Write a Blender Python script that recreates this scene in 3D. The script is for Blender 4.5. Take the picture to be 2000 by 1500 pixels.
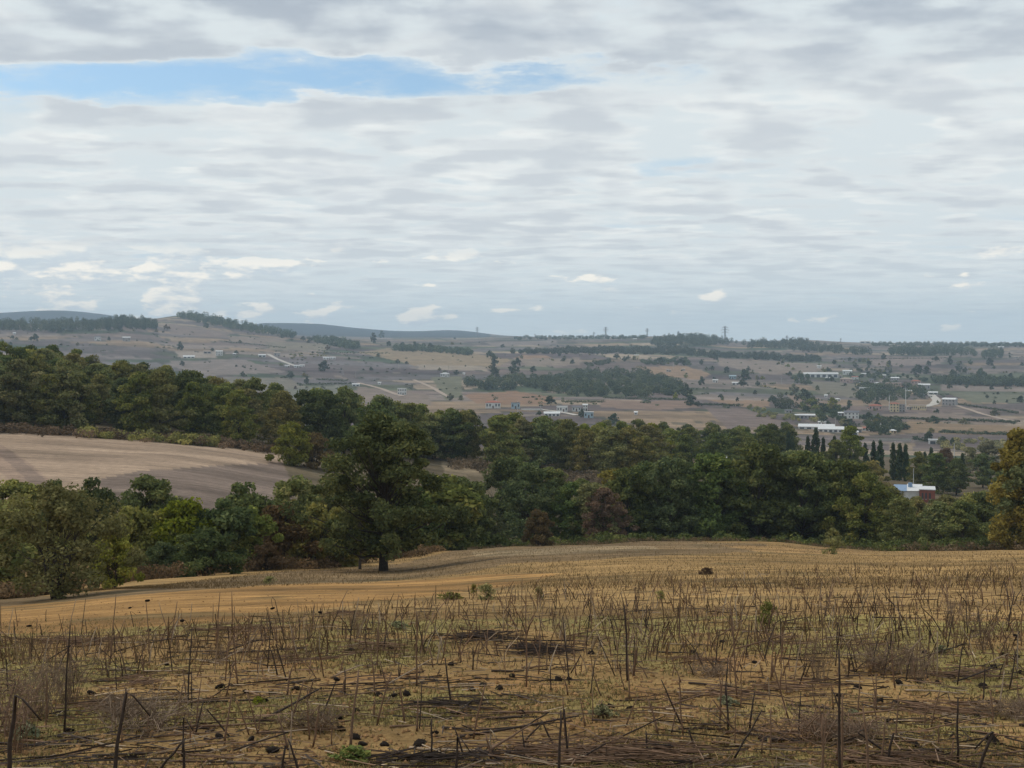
import bpy, math, random
import numpy as np
from mathutils import Vector, Matrix

for o in list(bpy.data.objects):
    bpy.data.objects.remove(o)
SC = bpy.context.scene
COL = SC.collection

# ------------------------------------------------------------------ camera
F = 2667.0            # focal length in photo pixels (48 mm equivalent, 2000 px wide)
HOR = 672.0           # row of eye level in the photo
CX = 1000.0
cam = bpy.data.cameras.new('camera')
cam.sensor_width = 36.0
cam.lens = F / 2000.0 * 36.0
cam.shift_y = -(750.0 - HOR) / 2000.0
cam.clip_start = 0.2
cam.clip_end = 60000.0
cam_o = bpy.data.objects.new('camera', cam)
cam_o.location = (0, 0, 0)
cam_o.rotation_euler = (math.radians(90), 0, 0)
COL.objects.link(cam_o)
SC.camera = cam_o

# ------------------------------------------------------------------ view
SC.view_settings.view_transform = 'Standard'
SC.view_settings.look = 'None'
SC.view_settings.exposure = 0.30
SC.view_settings.gamma = 1.0
SC.view_settings.use_curve_mapping = False
SC.render.engine = 'CYCLES'
SC.cycles.use_denoising = True
SC.cycles.max_bounces = 5
SC.cycles.diffuse_bounces = 2
SC.cycles.glossy_bounces = 1
SC.cycles.transmission_bounces = 2
SC.cycles.transparent_max_bounces = 4
SC.cycles.volume_bounces = 1
SC.cycles.sample_clamp_indirect = 4.0

SUN_EL = math.radians(46)
SUN_AZ = math.radians(-62)      # from +Y (view direction) towards -X (left)


# ------------------------------------------------------------------ node helper
class NT:
    def __init__(self, tree):
        self.t = tree
        self.n = tree.nodes
        self.l = tree.links

    def new(self, typ, **kw):
        n = self.n.new(typ)
        for k, v in kw.items():
            setattr(n, k, v)
        return n

    def put(self, sock, v):
        if v is None:
            return
        if isinstance(v, bpy.types.NodeSocket):
            self.l.new(v, sock)
        else:
            sock.default_value = v

    def m(self, op, a, b=None, c=None, clamp=False):
        n = self.new('ShaderNodeMath', operation=op, use_clamp=clamp)
        for i, v in enumerate((a, b, c)):
            self.put(n.inputs[i], v)
        return n.outputs[0]

    def vm(self, op, a, b=None):
        n = self.new('ShaderNodeVectorMath', operation=op)
        self.put(n.inputs[0], a)
        self.put(n.inputs[1], b)
        return n.outputs[0]

    def noise(self, vec, scale=1.0, detail=4.0, rough=0.5, dist=0.0, col=False):
        n = self.new('ShaderNodeTexNoise')
        self.put(n.inputs['Vector'], vec)
        n.inputs['Scale'].default_value = scale
        n.inputs['Detail'].default_value = detail
        n.inputs['Roughness'].default_value = rough
        n.inputs['Distortion'].default_value = dist
        return n.outputs['Color' if col else 'Fac']

    def sm(self, v, a, b, lo=0.0, hi=1.0, smooth=True):
        n = self.new('ShaderNodeMapRange', interpolation_type='SMOOTHSTEP' if smooth else 'LINEAR', clamp=True)
        self.put(n.inputs['Value'], v)
        n.inputs['From Min'].default_value = a
        n.inputs['From Max'].default_value = b
        n.inputs['To Min'].default_value = lo
        n.inputs['To Max'].default_value = hi
        return n.outputs[0]

    def mix(self, f, a, b, mode='MIX'):
        n = self.new('ShaderNodeMix', data_type='RGBA', blend_type=mode)
        self.put(n.inputs[0], f)
        for s, v in ((6, a), (7, b)):
            if isinstance(v, tuple) and len(v) == 3:
                v = v + (1.0,)
            self.put(n.inputs[s], v)
        return n.outputs[2]

    def xyz(self, x, y, z):
        n = self.new('ShaderNodeCombineXYZ')
        for i, v in enumerate((x, y, z)):
            self.put(n.inputs[i], v)
        return n.outputs[0]

    def sep(self, v):
        n = self.new('ShaderNodeSeparateXYZ')
        self.put(n.inputs[0], v)
        return n.outputs


# ------------------------------------------------------------------ world: broken stratocumulus over a Nishita sky
W = bpy.data.worlds.new('World')
SC.world = W
W.use_nodes = True
W.node_tree.nodes.clear()
w = NT(W.node_tree)
tc = w.new('ShaderNodeTexCoord').outputs['Generated']
dx, dy, dz = w.sep(tc)
zp = w.m('MAXIMUM', dz, 0.0)
zc = w.m('ADD', zp, 0.060)
PX = w.m('DIVIDE', dx, zc)
PY = w.m('DIVIDE', dy, zc)
P = w.xyz(PX, PY, 0.0)
sky = w.new('ShaderNodeTexSky', sky_type='NISHITA', sun_disc=False)
sky.sun_elevation = SUN_EL
sky.sun_rotation = SUN_AZ
sky.altitude = 150.0
sky.air_density = 1.0
sky.dust_density = 1.2
blue = w.mix(1.0, sky.outputs[0], (0.74, 0.95, 1.06), 'MULTIPLY')
# large-scale patches of thick, dark cloud and the long rift of clear sky
big = w.noise(w.vm('ADD', P, (3.1, 0.7, 0.0)), 0.5, 3.0, 0.5)
warp = w.noise(P, 2.3, 9.0, 0.66)
rx, ry, _ = w.sep(P)
gx = w.m('DIVIDE', w.m('ADD', rx, 0.90), 1.30)
gy = w.m('DIVIDE', w.m('SUBTRACT', w.m('ADD', ry, w.m('MULTIPLY', rx, 0.06)), 3.86), 0.27)
g = w.m('SUBTRACT', w.m('SUBTRACT', 1.0, w.m('MULTIPLY', gx, gx)), w.m('MULTIPLY', gy, gy))
g = w.m('ADD', g, w.m('MULTIPLY', w.m('SUBTRACT', warp, 0.5), 3.6))
rift = w.sm(g, -0.35, 0.95)
thin = w.sm(w.noise(w.vm('ADD', P, (11.0, 4.0, 0.0)), 0.8, 4.0, 0.55), 0.58, 0.72)
veil = w.mix(w.m('MULTIPLY', thin, 0.75), (6.1, 6.65, 6.85), (4.4, 5.8, 6.9))
back = w.mix(w.m('MULTIPLY', rift, 0.86), veil, blue)
over = w.sm(dz, 0.13, 0.27)
darkp = w.m('MULTIPLY', over, w.sm(w.noise(w.vm('ADD', P, (5.3, 2.0, 0.0)), 0.75, 4.0, 0.5), 0.36, 0.53))
darkp = w.m('MULTIPLY', darkp, w.sm(rift, 0.0, 0.5, 1.0, 0.0))
# the cloud layer seen in four slices, highest and farthest first: rounded white flanks, greyer bases
sheet = back
lump = w.noise(w.vm('MULTIPLY', tc, (1.0, 1.0, 1.9)), 26.0, 5.0, 0.55)
lumpv = w.m('MULTIPLY', w.m('SUBTRACT', lump, 0.5), 0.26)
for hk, th, colk in ((0.135, 0.58, (7.3, 7.45, 7.35)), (0.090, 0.53, (6.9, 7.1, 7.1)), (0.045, 0.485, (6.3, 6.6, 6.75)), (0.0, 0.455, (5.6, 5.95, 6.2))):
    sc = (1.0 + hk)
    Pk = w.vm('ADD', w.vm('MULTIPLY', P, (sc, sc, 1.0)), (0.0, 0.0, hk * 2.5))
    nk = w.noise(w.vm('MULTIPLY', Pk, (1.0, 1.15, 1.0)), 2.7, 4.0, 0.48)
    nk = w.m('SUBTRACT', nk, w.m('MULTIPLY', rift, 0.30))
    nk = w.m('ADD', nk, w.m('MULTIPLY', w.m('SUBTRACT', big, 0.5), 0.22))
    nk = w.m('ADD', nk, lumpv)
    al = w.sm(nk, th - 0.05, th + 0.13)
    al = w.m('MULTIPLY', al, 0.90)
    belly = w.sm(nk, th + 0.02, th + 0.20)
    ck = w.mix(belly, tuple(c_ * f_ for c_, f_ in zip(colk, (1.13, 1.12, 1.09))), tuple(c_ * f_ for c_, f_ in zip(colk, (0.93, 0.94, 0.955))))
    ck = w.mix(w.m('MULTIPLY', darkp, 0.95), ck, w.mix(1.0, ck, (0.60, 0.65, 0.73), 'MULTIPLY'))
    sheet = w.mix(al, sheet, ck)
# towards the horizon the sheet thins into pale blue air
low = w.sm(dz, 0.006, 0.085, 1.0, 0.0)
sheet = w.mix(w.m('MULTIPLY', low, 0.66), sheet, (5.9, 6.75, 7.0))
# small heaped clouds far away, low over the hills
Q = w.vm('MULTIPLY', tc, (21.0, 21.0, 72.0))
qn = w.noise(Q, 1.0, 5.0, 0.55)
qn2 = w.noise(w.vm('ADD', Q, (-0.12, 0.0, 0.30)), 1.0, 5.0, 0.55)
region = w.noise(tc, 3.2, 2.0, 0.5)
qm = w.m('MULTIPLY', w.sm(dz, 0.004, 0.016), w.sm(dz, 0.050, 0.080, 1.0, 0.0))
side = w.sm(dx, -0.25, 0.12, 0.045, -0.07)
qd = w.m('ADD', qn, w.m('ADD', side, w.m('MULTIPLY', w.m('SUBTRACT', region, 0.5), 0.30)))
qf = w.m('MULTIPLY', w.sm(qd, 0.525, 0.59), qm)
qs = w.sm(w.m('SUBTRACT', qn, qn2), -0.07, 0.10)
qc = w.mix(qs, (5.6, 6.2, 6.6), (9.8, 9.2, 8.1))
sheet = w.mix(w.m('MULTIPLY', qf, 0.95), sheet, qc)
bg = w.new('ShaderNodeBackground')
w.put(bg.inputs['Color'], sheet)
bg.inputs['Strength'].default_value = 0.1
wo = w.new('ShaderNodeOutputWorld')
w.l.new(bg.outputs[0], wo.inputs[0])
W.cycles.sampling_method = 'MANUAL'
W.cycles.sample_map_resolution = 512

sl = bpy.data.lights.new('sun', 'SUN')
sl.energy = 1.5
sl.angle = math.radians(10)
sl.color = (1.0, 0.93, 0.82)
so = bpy.data.objects.new('sun', sl)
sd = Vector((math.sin(SUN_AZ) * math.cos(SUN_EL), math.cos(SUN_AZ) * math.cos(SUN_EL), math.sin(SUN_EL)))
so.rotation_euler = sd.to_track_quat('Z', 'Y').to_euler()
so.location = sd * 50
COL.objects.link(so)


# ------------------------------------------------------------------ general helpers
rng = np.random.default_rng(7)
RND = random.Random(11)


def tag(o, label=None, cat=None, group=None, kind=None):
    if label:
        o['label'] = label
    if cat:
        o['category'] = cat
    if group:
        o['group'] = group
    if kind:
        o['kind'] = kind
    return o


def mesh_np(name, V, faces, attrs=None, smooth=False):
    """V (n,3); faces: list of int arrays (m,k), every array one polygon size; attrs {name: per-vertex floats or rgb}"""
    me = bpy.data.meshes.new(name)
    V = np.asarray(V, np.float32)
    if not isinstance(faces, (list, tuple)):
        faces = [faces]
    faces = [np.asarray(f, np.int32) for f in faces if len(f)]
    loops = np.concatenate([f.ravel() for f in faces])
    tot = np.concatenate([np.full(len(f), f.shape[1], np.int32) for f in faces])
    start = np.concatenate([[0], np.cumsum(tot)[:-1]]).astype(np.int32)
    me.vertices.add(len(V))
    me.vertices.foreach_set('co', V.ravel())
    me.loops.add(len(loops))
    me.loops.foreach_set('vertex_index', loops)
    me.polygons.add(len(tot))
    me.polygons.foreach_set('loop_start', start)
    me.polygons.foreach_set('loop_total', tot)
    me.polygons.foreach_set('use_smooth', np.full(len(tot), smooth, bool))
    me.update(calc_edges=True)
    for k, a in (attrs or {}).items():
        a = np.asarray(a, np.float32)
        if a.ndim == 1:
            at = me.attributes.new(k, 'FLOAT', 'POINT')
            at.data.foreach_set('value', a)
        else:
            at = me.attributes.new(k, 'FLOAT_COLOR', 'POINT')
            c = np.ones((len(a), 4), np.float32)
            c[:, :3] = a
            at.data.foreach_set('color', c.ravel())
    return me


def link(name, me, mat=None, parent=None, loc=None, rotz=0.0, scale=None):
    o = bpy.data.objects.new(name, me)
    COL.objects.link(o)
    if mat is not None:
        if not me.materials:
            me.materials.append(mat)
        elif me.materials[0] != mat:
            o.material_slots[0].link = 'OBJECT'
            o.material_slots[0].material = mat
    if parent is not None:
        o.parent = parent
    if loc is not None:
        o.location = loc
    if rotz:
        o.rotation_euler = (0, 0, rotz)
    if scale is not None:
        o.scale = scale if isinstance(scale, (tuple, list)) else (scale, scale, scale)
    return o


class MB:
    """collects simple solids into one mesh"""
    def __init__(self):
        self.v, self.f3, self.f4, self.tone, self.n = [], [], [], [], 0

    def add(self, V, f4=(), f3=(), tone=0.5):
        V = np.asarray(V, float)
        if len(f4):
            self.f4.append(np.asarray(f4) + self.n)
        if len(f3):
            self.f3.append(np.asarray(f3) + self.n)
        self.v.append(V)
        self.tone.append(np.full(len(V), tone))
        self.n += len(V)

    def box(self, x0, x1, y0, y1, z0, z1):
        V = [(x, y, z) for z in (z0, z1) for y in (y0, y1) for x in (x0, x1)]
        self.add(V, [(0, 2, 3, 1), (4, 5, 7, 6), (0, 1, 5, 4), (2, 6, 7, 3), (0, 4, 6, 2), (1, 3, 7, 5)])

    def tube(self, pts, radii, k=6, tone=0.5, cap=True):
        pts = [np.asarray(p, float) for p in pts]
        rings = []
        for i, p in enumerate(pts):
            t = pts[min(i + 1, len(pts) - 1)] - pts[max(i - 1, 0)]
            t = t / (np.linalg.norm(t) + 1e-9)
            a = np.array((1.0, 0, 0)) if abs(t[0]) < 0.8 else np.array((0, 1.0, 0))
            a = a - t * a.dot(t)
            a /= np.linalg.norm(a)
            b = np.cross(t, a)
            ang = np.linspace(0, 2 * np.pi, k, endpoint=False)
            rings.append(p + radii[i] * (np.cos(ang)[:, None] * a + np.sin(ang)[:, None] * b))
        V = np.concatenate(rings)
        f4 = []
        for i in range(len(pts) - 1):
            for j in range(k):
                j2 = (j + 1) % k
                f4.append((i * k + j, i * k + j2, (i + 1) * k + j2, (i + 1) * k + j))
        f3 = []
        if cap:
            V = np.vstack([V, pts[0], pts[-1]])
            n0, n1 = len(V) - 2, len(V) - 1
            L = (len(pts) - 1) * k
            for j in range(k):
                f3.append((n0, (j + 1) % k, j))
                f3.append((n1, L + j, L + (j + 1) % k))
        self.add(V, f4, f3, tone)

    def mesh(self, name, smooth=False):
        V = np.concatenate(self.v)
        fs = []
        if self.f4:
            fs.append(np.concatenate(self.f4))
        if self.f3:
            fs.append(np.concatenate(self.f3))
        return mesh_np(name, V, fs, {'tone': np.concatenate(self.tone)}, smooth)

    def build(self, name, mat, parent=None, loc=None, smooth=False, rotz=0.0):
        return link(name, self.mesh(name, smooth), mat, parent, loc, rotz)


def _h(ix, iy, seed):
    n = (ix.astype(np.int64) * 374761393 + iy.astype(np.int64) * 668265263 + seed * 1274126177) & 0x7fffffff
    n = ((n ^ (n >> 13)) * 1274126177) & 0x7fffffff
    n = (n ^ (n >> 16)) & 0x7fffffff
    return n / float(0x7fffffff)


def vnoise(x, y, seed=0):
    ix = np.floor(x)
    iy = np.floor(y)
    fx = x - ix
    fy = y - iy
    fx = fx * fx * (3 - 2 * fx)
    fy = fy * fy * (3 - 2 * fy)
    a = _h(ix, iy, seed)
    b = _h(ix + 1, iy, seed)
    c = _h(ix, iy + 1, seed)
    d = _h(ix + 1, iy + 1, seed)
    return (a + (b - a) * fx) * (1 - fy) + (c + (d - c) * fx) * fy - 0.5


def fbm(x, y, octv=3, seed=0):
    s = np.zeros_like(x)
    a = 1.0
    for i in range(octv):
        s += a * vnoise(x * 2 ** i, y * 2 ** i, seed + i * 17)
        a *= 0.5
    return s


def pchip(x, Y, xq):
    """shape-preserving cubic along the last axis"""
    x = np.asarray(x, float)
    Y = np.asarray(Y, float)
    h = np.diff(x)
    d = np.diff(Y, axis=-1) / h
    mm = np.zeros_like(Y)
    d0, d1 = d[..., :-1], d[..., 1:]
    w1 = 2 * h[1:] + h[:-1]
    w2 = h[1:] + 2 * h[:-1]
    ok = d0 * d1 > 0
    den = np.where(ok, w1 / np.where(ok, d0, 1) + w2 / np.where(ok, d1, 1), 1)
    mm[..., 1:-1] = np.where(ok, (w1 + w2) / den, 0)
    mm[..., 0] = d[..., 0]
    mm[..., -1] = d[..., -1]
    q = np.clip(xq, x[0], x[-1])
    i = np.clip(np.searchsorted(x, q) - 1, 0, len(x) - 2)
    t = (q - x[i]) / h[i]
    y0, y1 = Y[..., i], Y[..., i + 1]
    m0, m1 = mm[..., i] * h[i], mm[..., i + 1] * h[i]
    return ((1 + 2 * t) * (1 - t) ** 2 * y0 + t * (1 - t) ** 2 * m0 + t * t * (3 - 2 * t) * y1 + t * t * (t - 1) * m1)


# ------------------------------------------------------------------ terrain heights
# drop below eye level is derived from the row at which ground at range r is seen in direction u
R1 = [20, 26, 35, 50, 75, 100, 130, 150, 180, 210, 240, 270, 310, 350, 400, 450, 520, 600, 700, 900]
U1 = [-300, 0, 300, 550, 750, 1000, 1280, 1500, 1750, 2000, 2300]
Y1 = [
    [1272, 1245, 1220, 1198, 1176, 1155, 1040, 990, 936, 896, 864, 836, 792, 758, 738, 735, 780, 825, 842, 832],
    [1266, 1234, 1208, 1188, 1169, 1149, 1036, 987, 934, 895, 864, 838, 796, 764, 745, 741, 790, 830, 845, 835],
    [1255, 1215, 1186, 1161, 1138, 1122, 1060, 992, 937, 900, 872, 852, 826, 806, 790, 788, 815, 840, 850, 838],
    [1248, 1205, 1176, 1151, 1129, 1113, 1095, 1040, 975, 930, 900, 880, 855, 840, 832, 832, 845, 850, 850, 838],
    [1243, 1200, 1172, 1149, 1128, 1115, 1085, 1072, 1020, 965, 935, 912, 885, 868, 857, 857, 870, 870, 865, 840],
    [1243, 1196, 1165, 1136, 1106, 1086, 1070, 1075, 1075, 1030, 975, 945, 915, 897, 886, 886, 890, 890, 875, 846],
    [1243, 1190, 1155, 1121, 1091, 1075, 1062, 1058, 1075, 1080, 1040, 985, 940, 918, 905, 900, 893, 888, 875, 850],
    [1243, 1188, 1152, 1119, 1091, 1076, 1064, 1061, 1085, 1090, 1060, 1020, 975, 940, 915, 908, 898, 890, 880, 858],
    [1243, 1188, 1152, 1121, 1097, 1087, 1080, 1078, 1090, 1090, 1070, 1045, 1005, 970, 942, 930, 915, 905, 893, 868],
    [1243, 1188, 1150, 1119, 1095, 1085, 1078, 1075, 1085, 1088, 1075, 1050, 1015, 985, 955, 940, 920, 908, 897, 872],
    [1243, 1188, 1150, 1119, 1095, 1085, 1078, 1075, 1085, 1088, 1075, 1050, 1015, 985, 955, 940, 920, 908, 897, 872],
]
R2 = [1150, 1450, 1900, 2400, 3000, 3600, 4500, 6000, 7500, 9000]
U2 = [-300, 0, 110, 220, 300, 350, 450, 520, 610, 700, 800, 880, 1000, 1150, 1340, 1450, 1560, 1700, 2000, 2300]
Y2 = [
    [800, 765, 715, 672, 645, 650, 655, 650, 625, 640],
    [800, 765, 715, 664, 633, 638, 650, 640, 612, 625],
    [800, 765, 715, 664, 632, 636, 648, 640, 607, 620],
    [800, 762, 715, 664, 627, 624, 638, 650, 617, 630],
    [800, 760, 715, 668, 631, 623, 638, 655, 640, 650],
    [800, 760, 716, 672, 634, 617, 633, 655, 650, 655],
    [800, 760, 716, 674, 643, 630, 640, 655, 645, 655],
    [800, 763, 719, 678, 652, 645, 650, 645, 631, 640],
    [800, 766, 721, 684, 661, 660, 660, 650, 633, 645],
    [800, 768, 724, 690, 668, 664, 662, 652, 642, 652],
    [798, 768, 726, 692, 672, 666, 662, 656, 648, 655],
    [797, 768, 727, 692, 674, 666, 662, 655, 646, 655],
    [796, 768, 728, 693, 674, 664, 660, 658, 657, 660],
    [796, 768, 730, 695, 676, 665, 660, 660, 660, 662],
    [800, 772, 735, 700, 677, 659, 656, 662, 664, 664],
    [805, 776, 738, 704, 684, 672, 668, 668, 668, 670],
    [812, 782, 742, 708, 685, 668, 665, 668, 669, 670],
    [822, 788, 748, 712, 688, 676, 671, 671, 672, 672],
    [830, 795, 752, 715, 690, 678, 672, 672, 672, 673],
    [830, 795, 752, 715, 690, 678, 672, 672, 672, 673],
]
R0 = [0.4, 2, 4, 7, 10, 14]
Uq = np.arange(-300.0, 2300.1, 5.0)
near_drop = np.repeat((1.8 + 0.124 * np.array(R0))[None, :], len(Uq), 0)
Ya = pchip(U1, np.array(Y1, float).T, Uq).T
Yb = pchip(U2, np.array(Y2, float).T, Uq).T
cosq = np.cos(np.arctan((Uq - CX) / F))
dropA = (Ya - HOR) * np.array(R1)[None, :] * cosq[:, None] / F
dropB = (Yb - HOR) * np.array(R2)[None, :] * cosq[:, None] / F
Rt = np.array(R0 + R1 + R2, float)
drops = np.concatenate([near_drop, dropA, dropB], axis=1)
Rq = np.concatenate([
    np.linspace(0.4, 6.5, 12, endpoint=False),
    np.exp(np.linspace(math.log(6.5), math.log(42), 330, endpoint=False)),
    np.exp(np.linspace(math.log(42), math.log(9000), 400)),
])
Dq = pchip(np.log(Rt), drops, np.log(Rq))            # (columns, rows)
# columns beyond the view, right round behind the viewer
th_in = np.arctan((Uq - CX) / F)
th_out = np.radians(np.concatenate([np.linspace(27.5, 60, 14), np.linspace(65, 180, 22)[:-1]]))
right = np.repeat(Dq[-1:, :], len(th_out), 0)
left = np.repeat(Dq[:1, :], len(th_out), 0)
bl = np.clip((np.degrees(th_out) - 60) / 120, 0, 1)[:, None] * 0.5
r2 = right * (1 - bl) + left * bl
l2 = left * (1 - bl) + right * bl
TH = np.concatenate([-th_out[::-1], th_in, th_out])
DR = np.concatenate([l2[::-1], Dq, r2])
N_OUT = len(th_out)
GX = np.sin(TH)[:, None] * Rq[None, :]
GY = np.cos(TH)[:, None] * Rq[None, :]
GZ = -DR
fade = np.clip((Rq - 3) / 4, 0, 1)
nz = (0.055 * fbm(GX * 0.9, GY * 0.9, 3, 3) * np.clip((60 - Rq) / 30, 0, 1)
      + 0.030 * fbm(GX * 6.0, GY * 6.0, 3, 5) * np.clip((30 - Rq) / 15, 0, 1)
      + 0.22 * fbm(GX / 9.0, GY / 9.0, 3, 9) * np.clip((Rq - 25) / 60, 0, 1) * np.clip((900 - Rq) / 500, 0, 1)
      + 1.6 * fbm(GX / 130.0, GY / 60.0, 4, 21) * np.clip((Rq - 600) / 600, 0, 1)
      + 5.0 * fbm(GX / 500.0, GY / 300.0, 4, 33) * np.clip((Rq - 2200) / 3000, 0, 1))
GZ = GZ + nz * fade
GZv = GZ[N_OUT:N_OUT + len(Uq)]
YS = HOR - F * GZv / (Rq[None, :] * cosq[:, None])     # row at which each grid point is seen


def gz(X, Y):
    """ground height at world X, Y (arrays or floats; in front of the viewer)"""
    X = np.asarray(X, float)
    Y = np.asarray(Y, float)
    r = np.hypot(X, Y)
    th = np.arctan2(X, Y)
    u = CX + F * np.tan(np.clip(th, -0.48, 0.48))
    a = np.clip((u - Uq[0]) / 5.0, 0, len(Uq) - 1.001)
    ia = a.astype(int)
    fa = a - ia
    ib = np.clip(np.searchsorted(Rq, r) - 1, 0, len(Rq) - 2)
    fb = np.clip((r - Rq[ib]) / (Rq[ib + 1] - Rq[ib]), 0, 1)
    return ((GZv[ia, ib] * (1 - fa) + GZv[ia + 1, ib] * fa) * (1 - fb)
            + (GZv[ia, ib + 1] * (1 - fa) + GZv[ia + 1, ib + 1] * fa) * fb)


def polar(u, r):
    th = math.atan((u - CX) / F)
    return r * math.sin(th), r * math.cos(th)


def at(u, r):
    x, y = polar(u, r)
    return Vector((x, y, float(gz(x, y))))


def find_r(u, y, lo=6.0, hi=9000.0):
    """range at which the ground in direction u is first seen at row y"""
    c = int(round(np.clip((u - Uq[0]) / 5.0, 0, len(Uq) - 1)))
    i0, i1 = np.searchsorted(Rq, lo), np.searchsorted(Rq, hi)
    col = YS[c, i0:i1]
    k = np.nonzero(col <= y)[0]
    if len(k) == 0:
        return float(Rq[i0 + int(np.argmin(col))])
    k = k[0]
    if k == 0:
        return float(Rq[i0])
    t = (col[k - 1] - y) / (col[k - 1] - col[k] + 1e-9)
    return float(Rq[i0 + k - 1] * (1 - t) + Rq[i0 + k] * t)


def spot(u, y, lo=6.0, hi=9000.0):
    r = find_r(u, y, lo, hi)
    return at(u, r), r


def ppm(r):
    return F / r


# ------------------------------------------------------------------ ground cover colours (crops, soil, grass)
def inside(px, py, poly):
    res = np.zeros(px.shape, bool)
    n = len(poly)
    for i in range(n):
        x1, y1 = poly[i]
        x2, y2 = poly[(i + 1) % n]
        if y1 == y2:
            continue
        c = ((y1 > py) != (y2 > py)) & (px < (x2 - x1) * (py - y1) / (y2 - y1) + x1)
        res ^= c
    return res


def parcels(X, Y, sx, sy, seed, ang=0.0):
    """random value and edge distance of an irregular parcel map"""
    ca, sa = math.cos(ang), math.sin(ang)
    a, b = (X * ca + Y * sa) / sx, (-X * sa + Y * ca) / sy
    ia, ib = np.floor(a), np.floor(b)
    best = np.full(X.shape, 9.0)
    sec = np.full(X.shape, 9.0)
    val = np.zeros(X.shape)
    for i in (-1, 0, 1):
        for j in (-1, 0, 1):
            ja, jb = ia + i, ib + j
            qx = ja + 0.15 + 0.7 * _h(ja, jb, seed)
            qy = jb + 0.15 + 0.7 * _h(ja, jb, seed + 1)
            d = np.abs(a - qx) * 0.9 + np.abs(b - qy)
            v = _h(ja, jb, seed + 2)
            nw = d < best
            sec = np.where(nw, best, np.minimum(sec, d))
            val = np.where(nw, v, val)
            best = np.where(nw, d, best)
    return val, sec - best


PAL = np.array([(0.190, 0.138, 0.112), (0.145, 0.110, 0.094), (0.165, 0.135, 0.120), (0.250, 0.175, 0.115), (0.120, 0.112, 0.070),
                (0.170, 0.132, 0.112), (0.290, 0.215, 0.150), (0.092, 0.094, 0.056), (0.125, 0.092, 0.080), (0.225, 0.172, 0.138)])
xs, ys = GX, GY
rr = np.repeat(Rq[None, :], len(TH), 0)
thc = np.clip(TH, -0.46, 0.46)
uu = np.repeat((CX + F * np.tan(thc))[:, None], len(Rq), 1)
yy = HOR - F * GZ / (rr * np.maximum(np.cos(TH), 0.88)[:, None])
jx = np.where(rr < 400, 4.0, 14.0) * fbm(xs / (rr * 0.03 + 1), ys / (rr * 0.06 + 1), 2, 77)
jy = 3.0 * fbm(xs / (rr * 0.03 + 1), ys / (rr * 0.06 + 1), 2, 99)
uj, yj = uu + jx, yy + jy
v1, e1 = parcels(xs, ys, 150, 95, 5, 0.25)
v2, e2 = parcels(xs, ys, 420, 260, 8, -0.2)
idx = (v1 * 10).astype(int) % 10
PM = PAL.mean(0)
C = np.clip(PM + 1.35 * (PAL[idx] - PM), 0.04, 1) * (0.70 + 0.34 * v2)[..., None]
bank = (e1 < 0.05) & (rr > 600)
C[bank] = C[bank] * 0.15 + np.array((0.062, 0.060, 0.040)) * 0.85
# strips inside parcels: terraces and ploughing
C *= (1 + 0.16 * np.sign(fbm(xs / 300, ys / 17.0, 2, 55)) * (v1 > 0.3))[..., None]
# banks between terraces
tb = fbm(xs / 260, ys / 42.0, 2, 155)
k = (np.abs(tb) < 0.022) & (rr > 700)
C[k] = C[k] * 0.45 + np.array((0.060, 0.052, 0.040)) * 0.55
tb = fbm(xs / 420 + ys / 900, ys / 90.0, 2, 255)
k = (np.abs(tb) < 0.016) & (rr > 700)
C[k] = C[k] * 0.3 + np.array((0.250, 0.190, 0.140)) * 0.7
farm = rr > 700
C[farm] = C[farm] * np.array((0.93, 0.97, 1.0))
# far blue mountains are wooded
mt = (rr > 5200) & (uu < 960)
C[mt] = (0.030, 0.036, 0.040)


def paint(poly, col, lo, hi, amt=1.0):
    k = inside(uj, yj, poly) & (rr >= lo) & (rr <= hi)
    C[k] = C[k] * (1 - amt) + np.array(col) * amt


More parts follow.
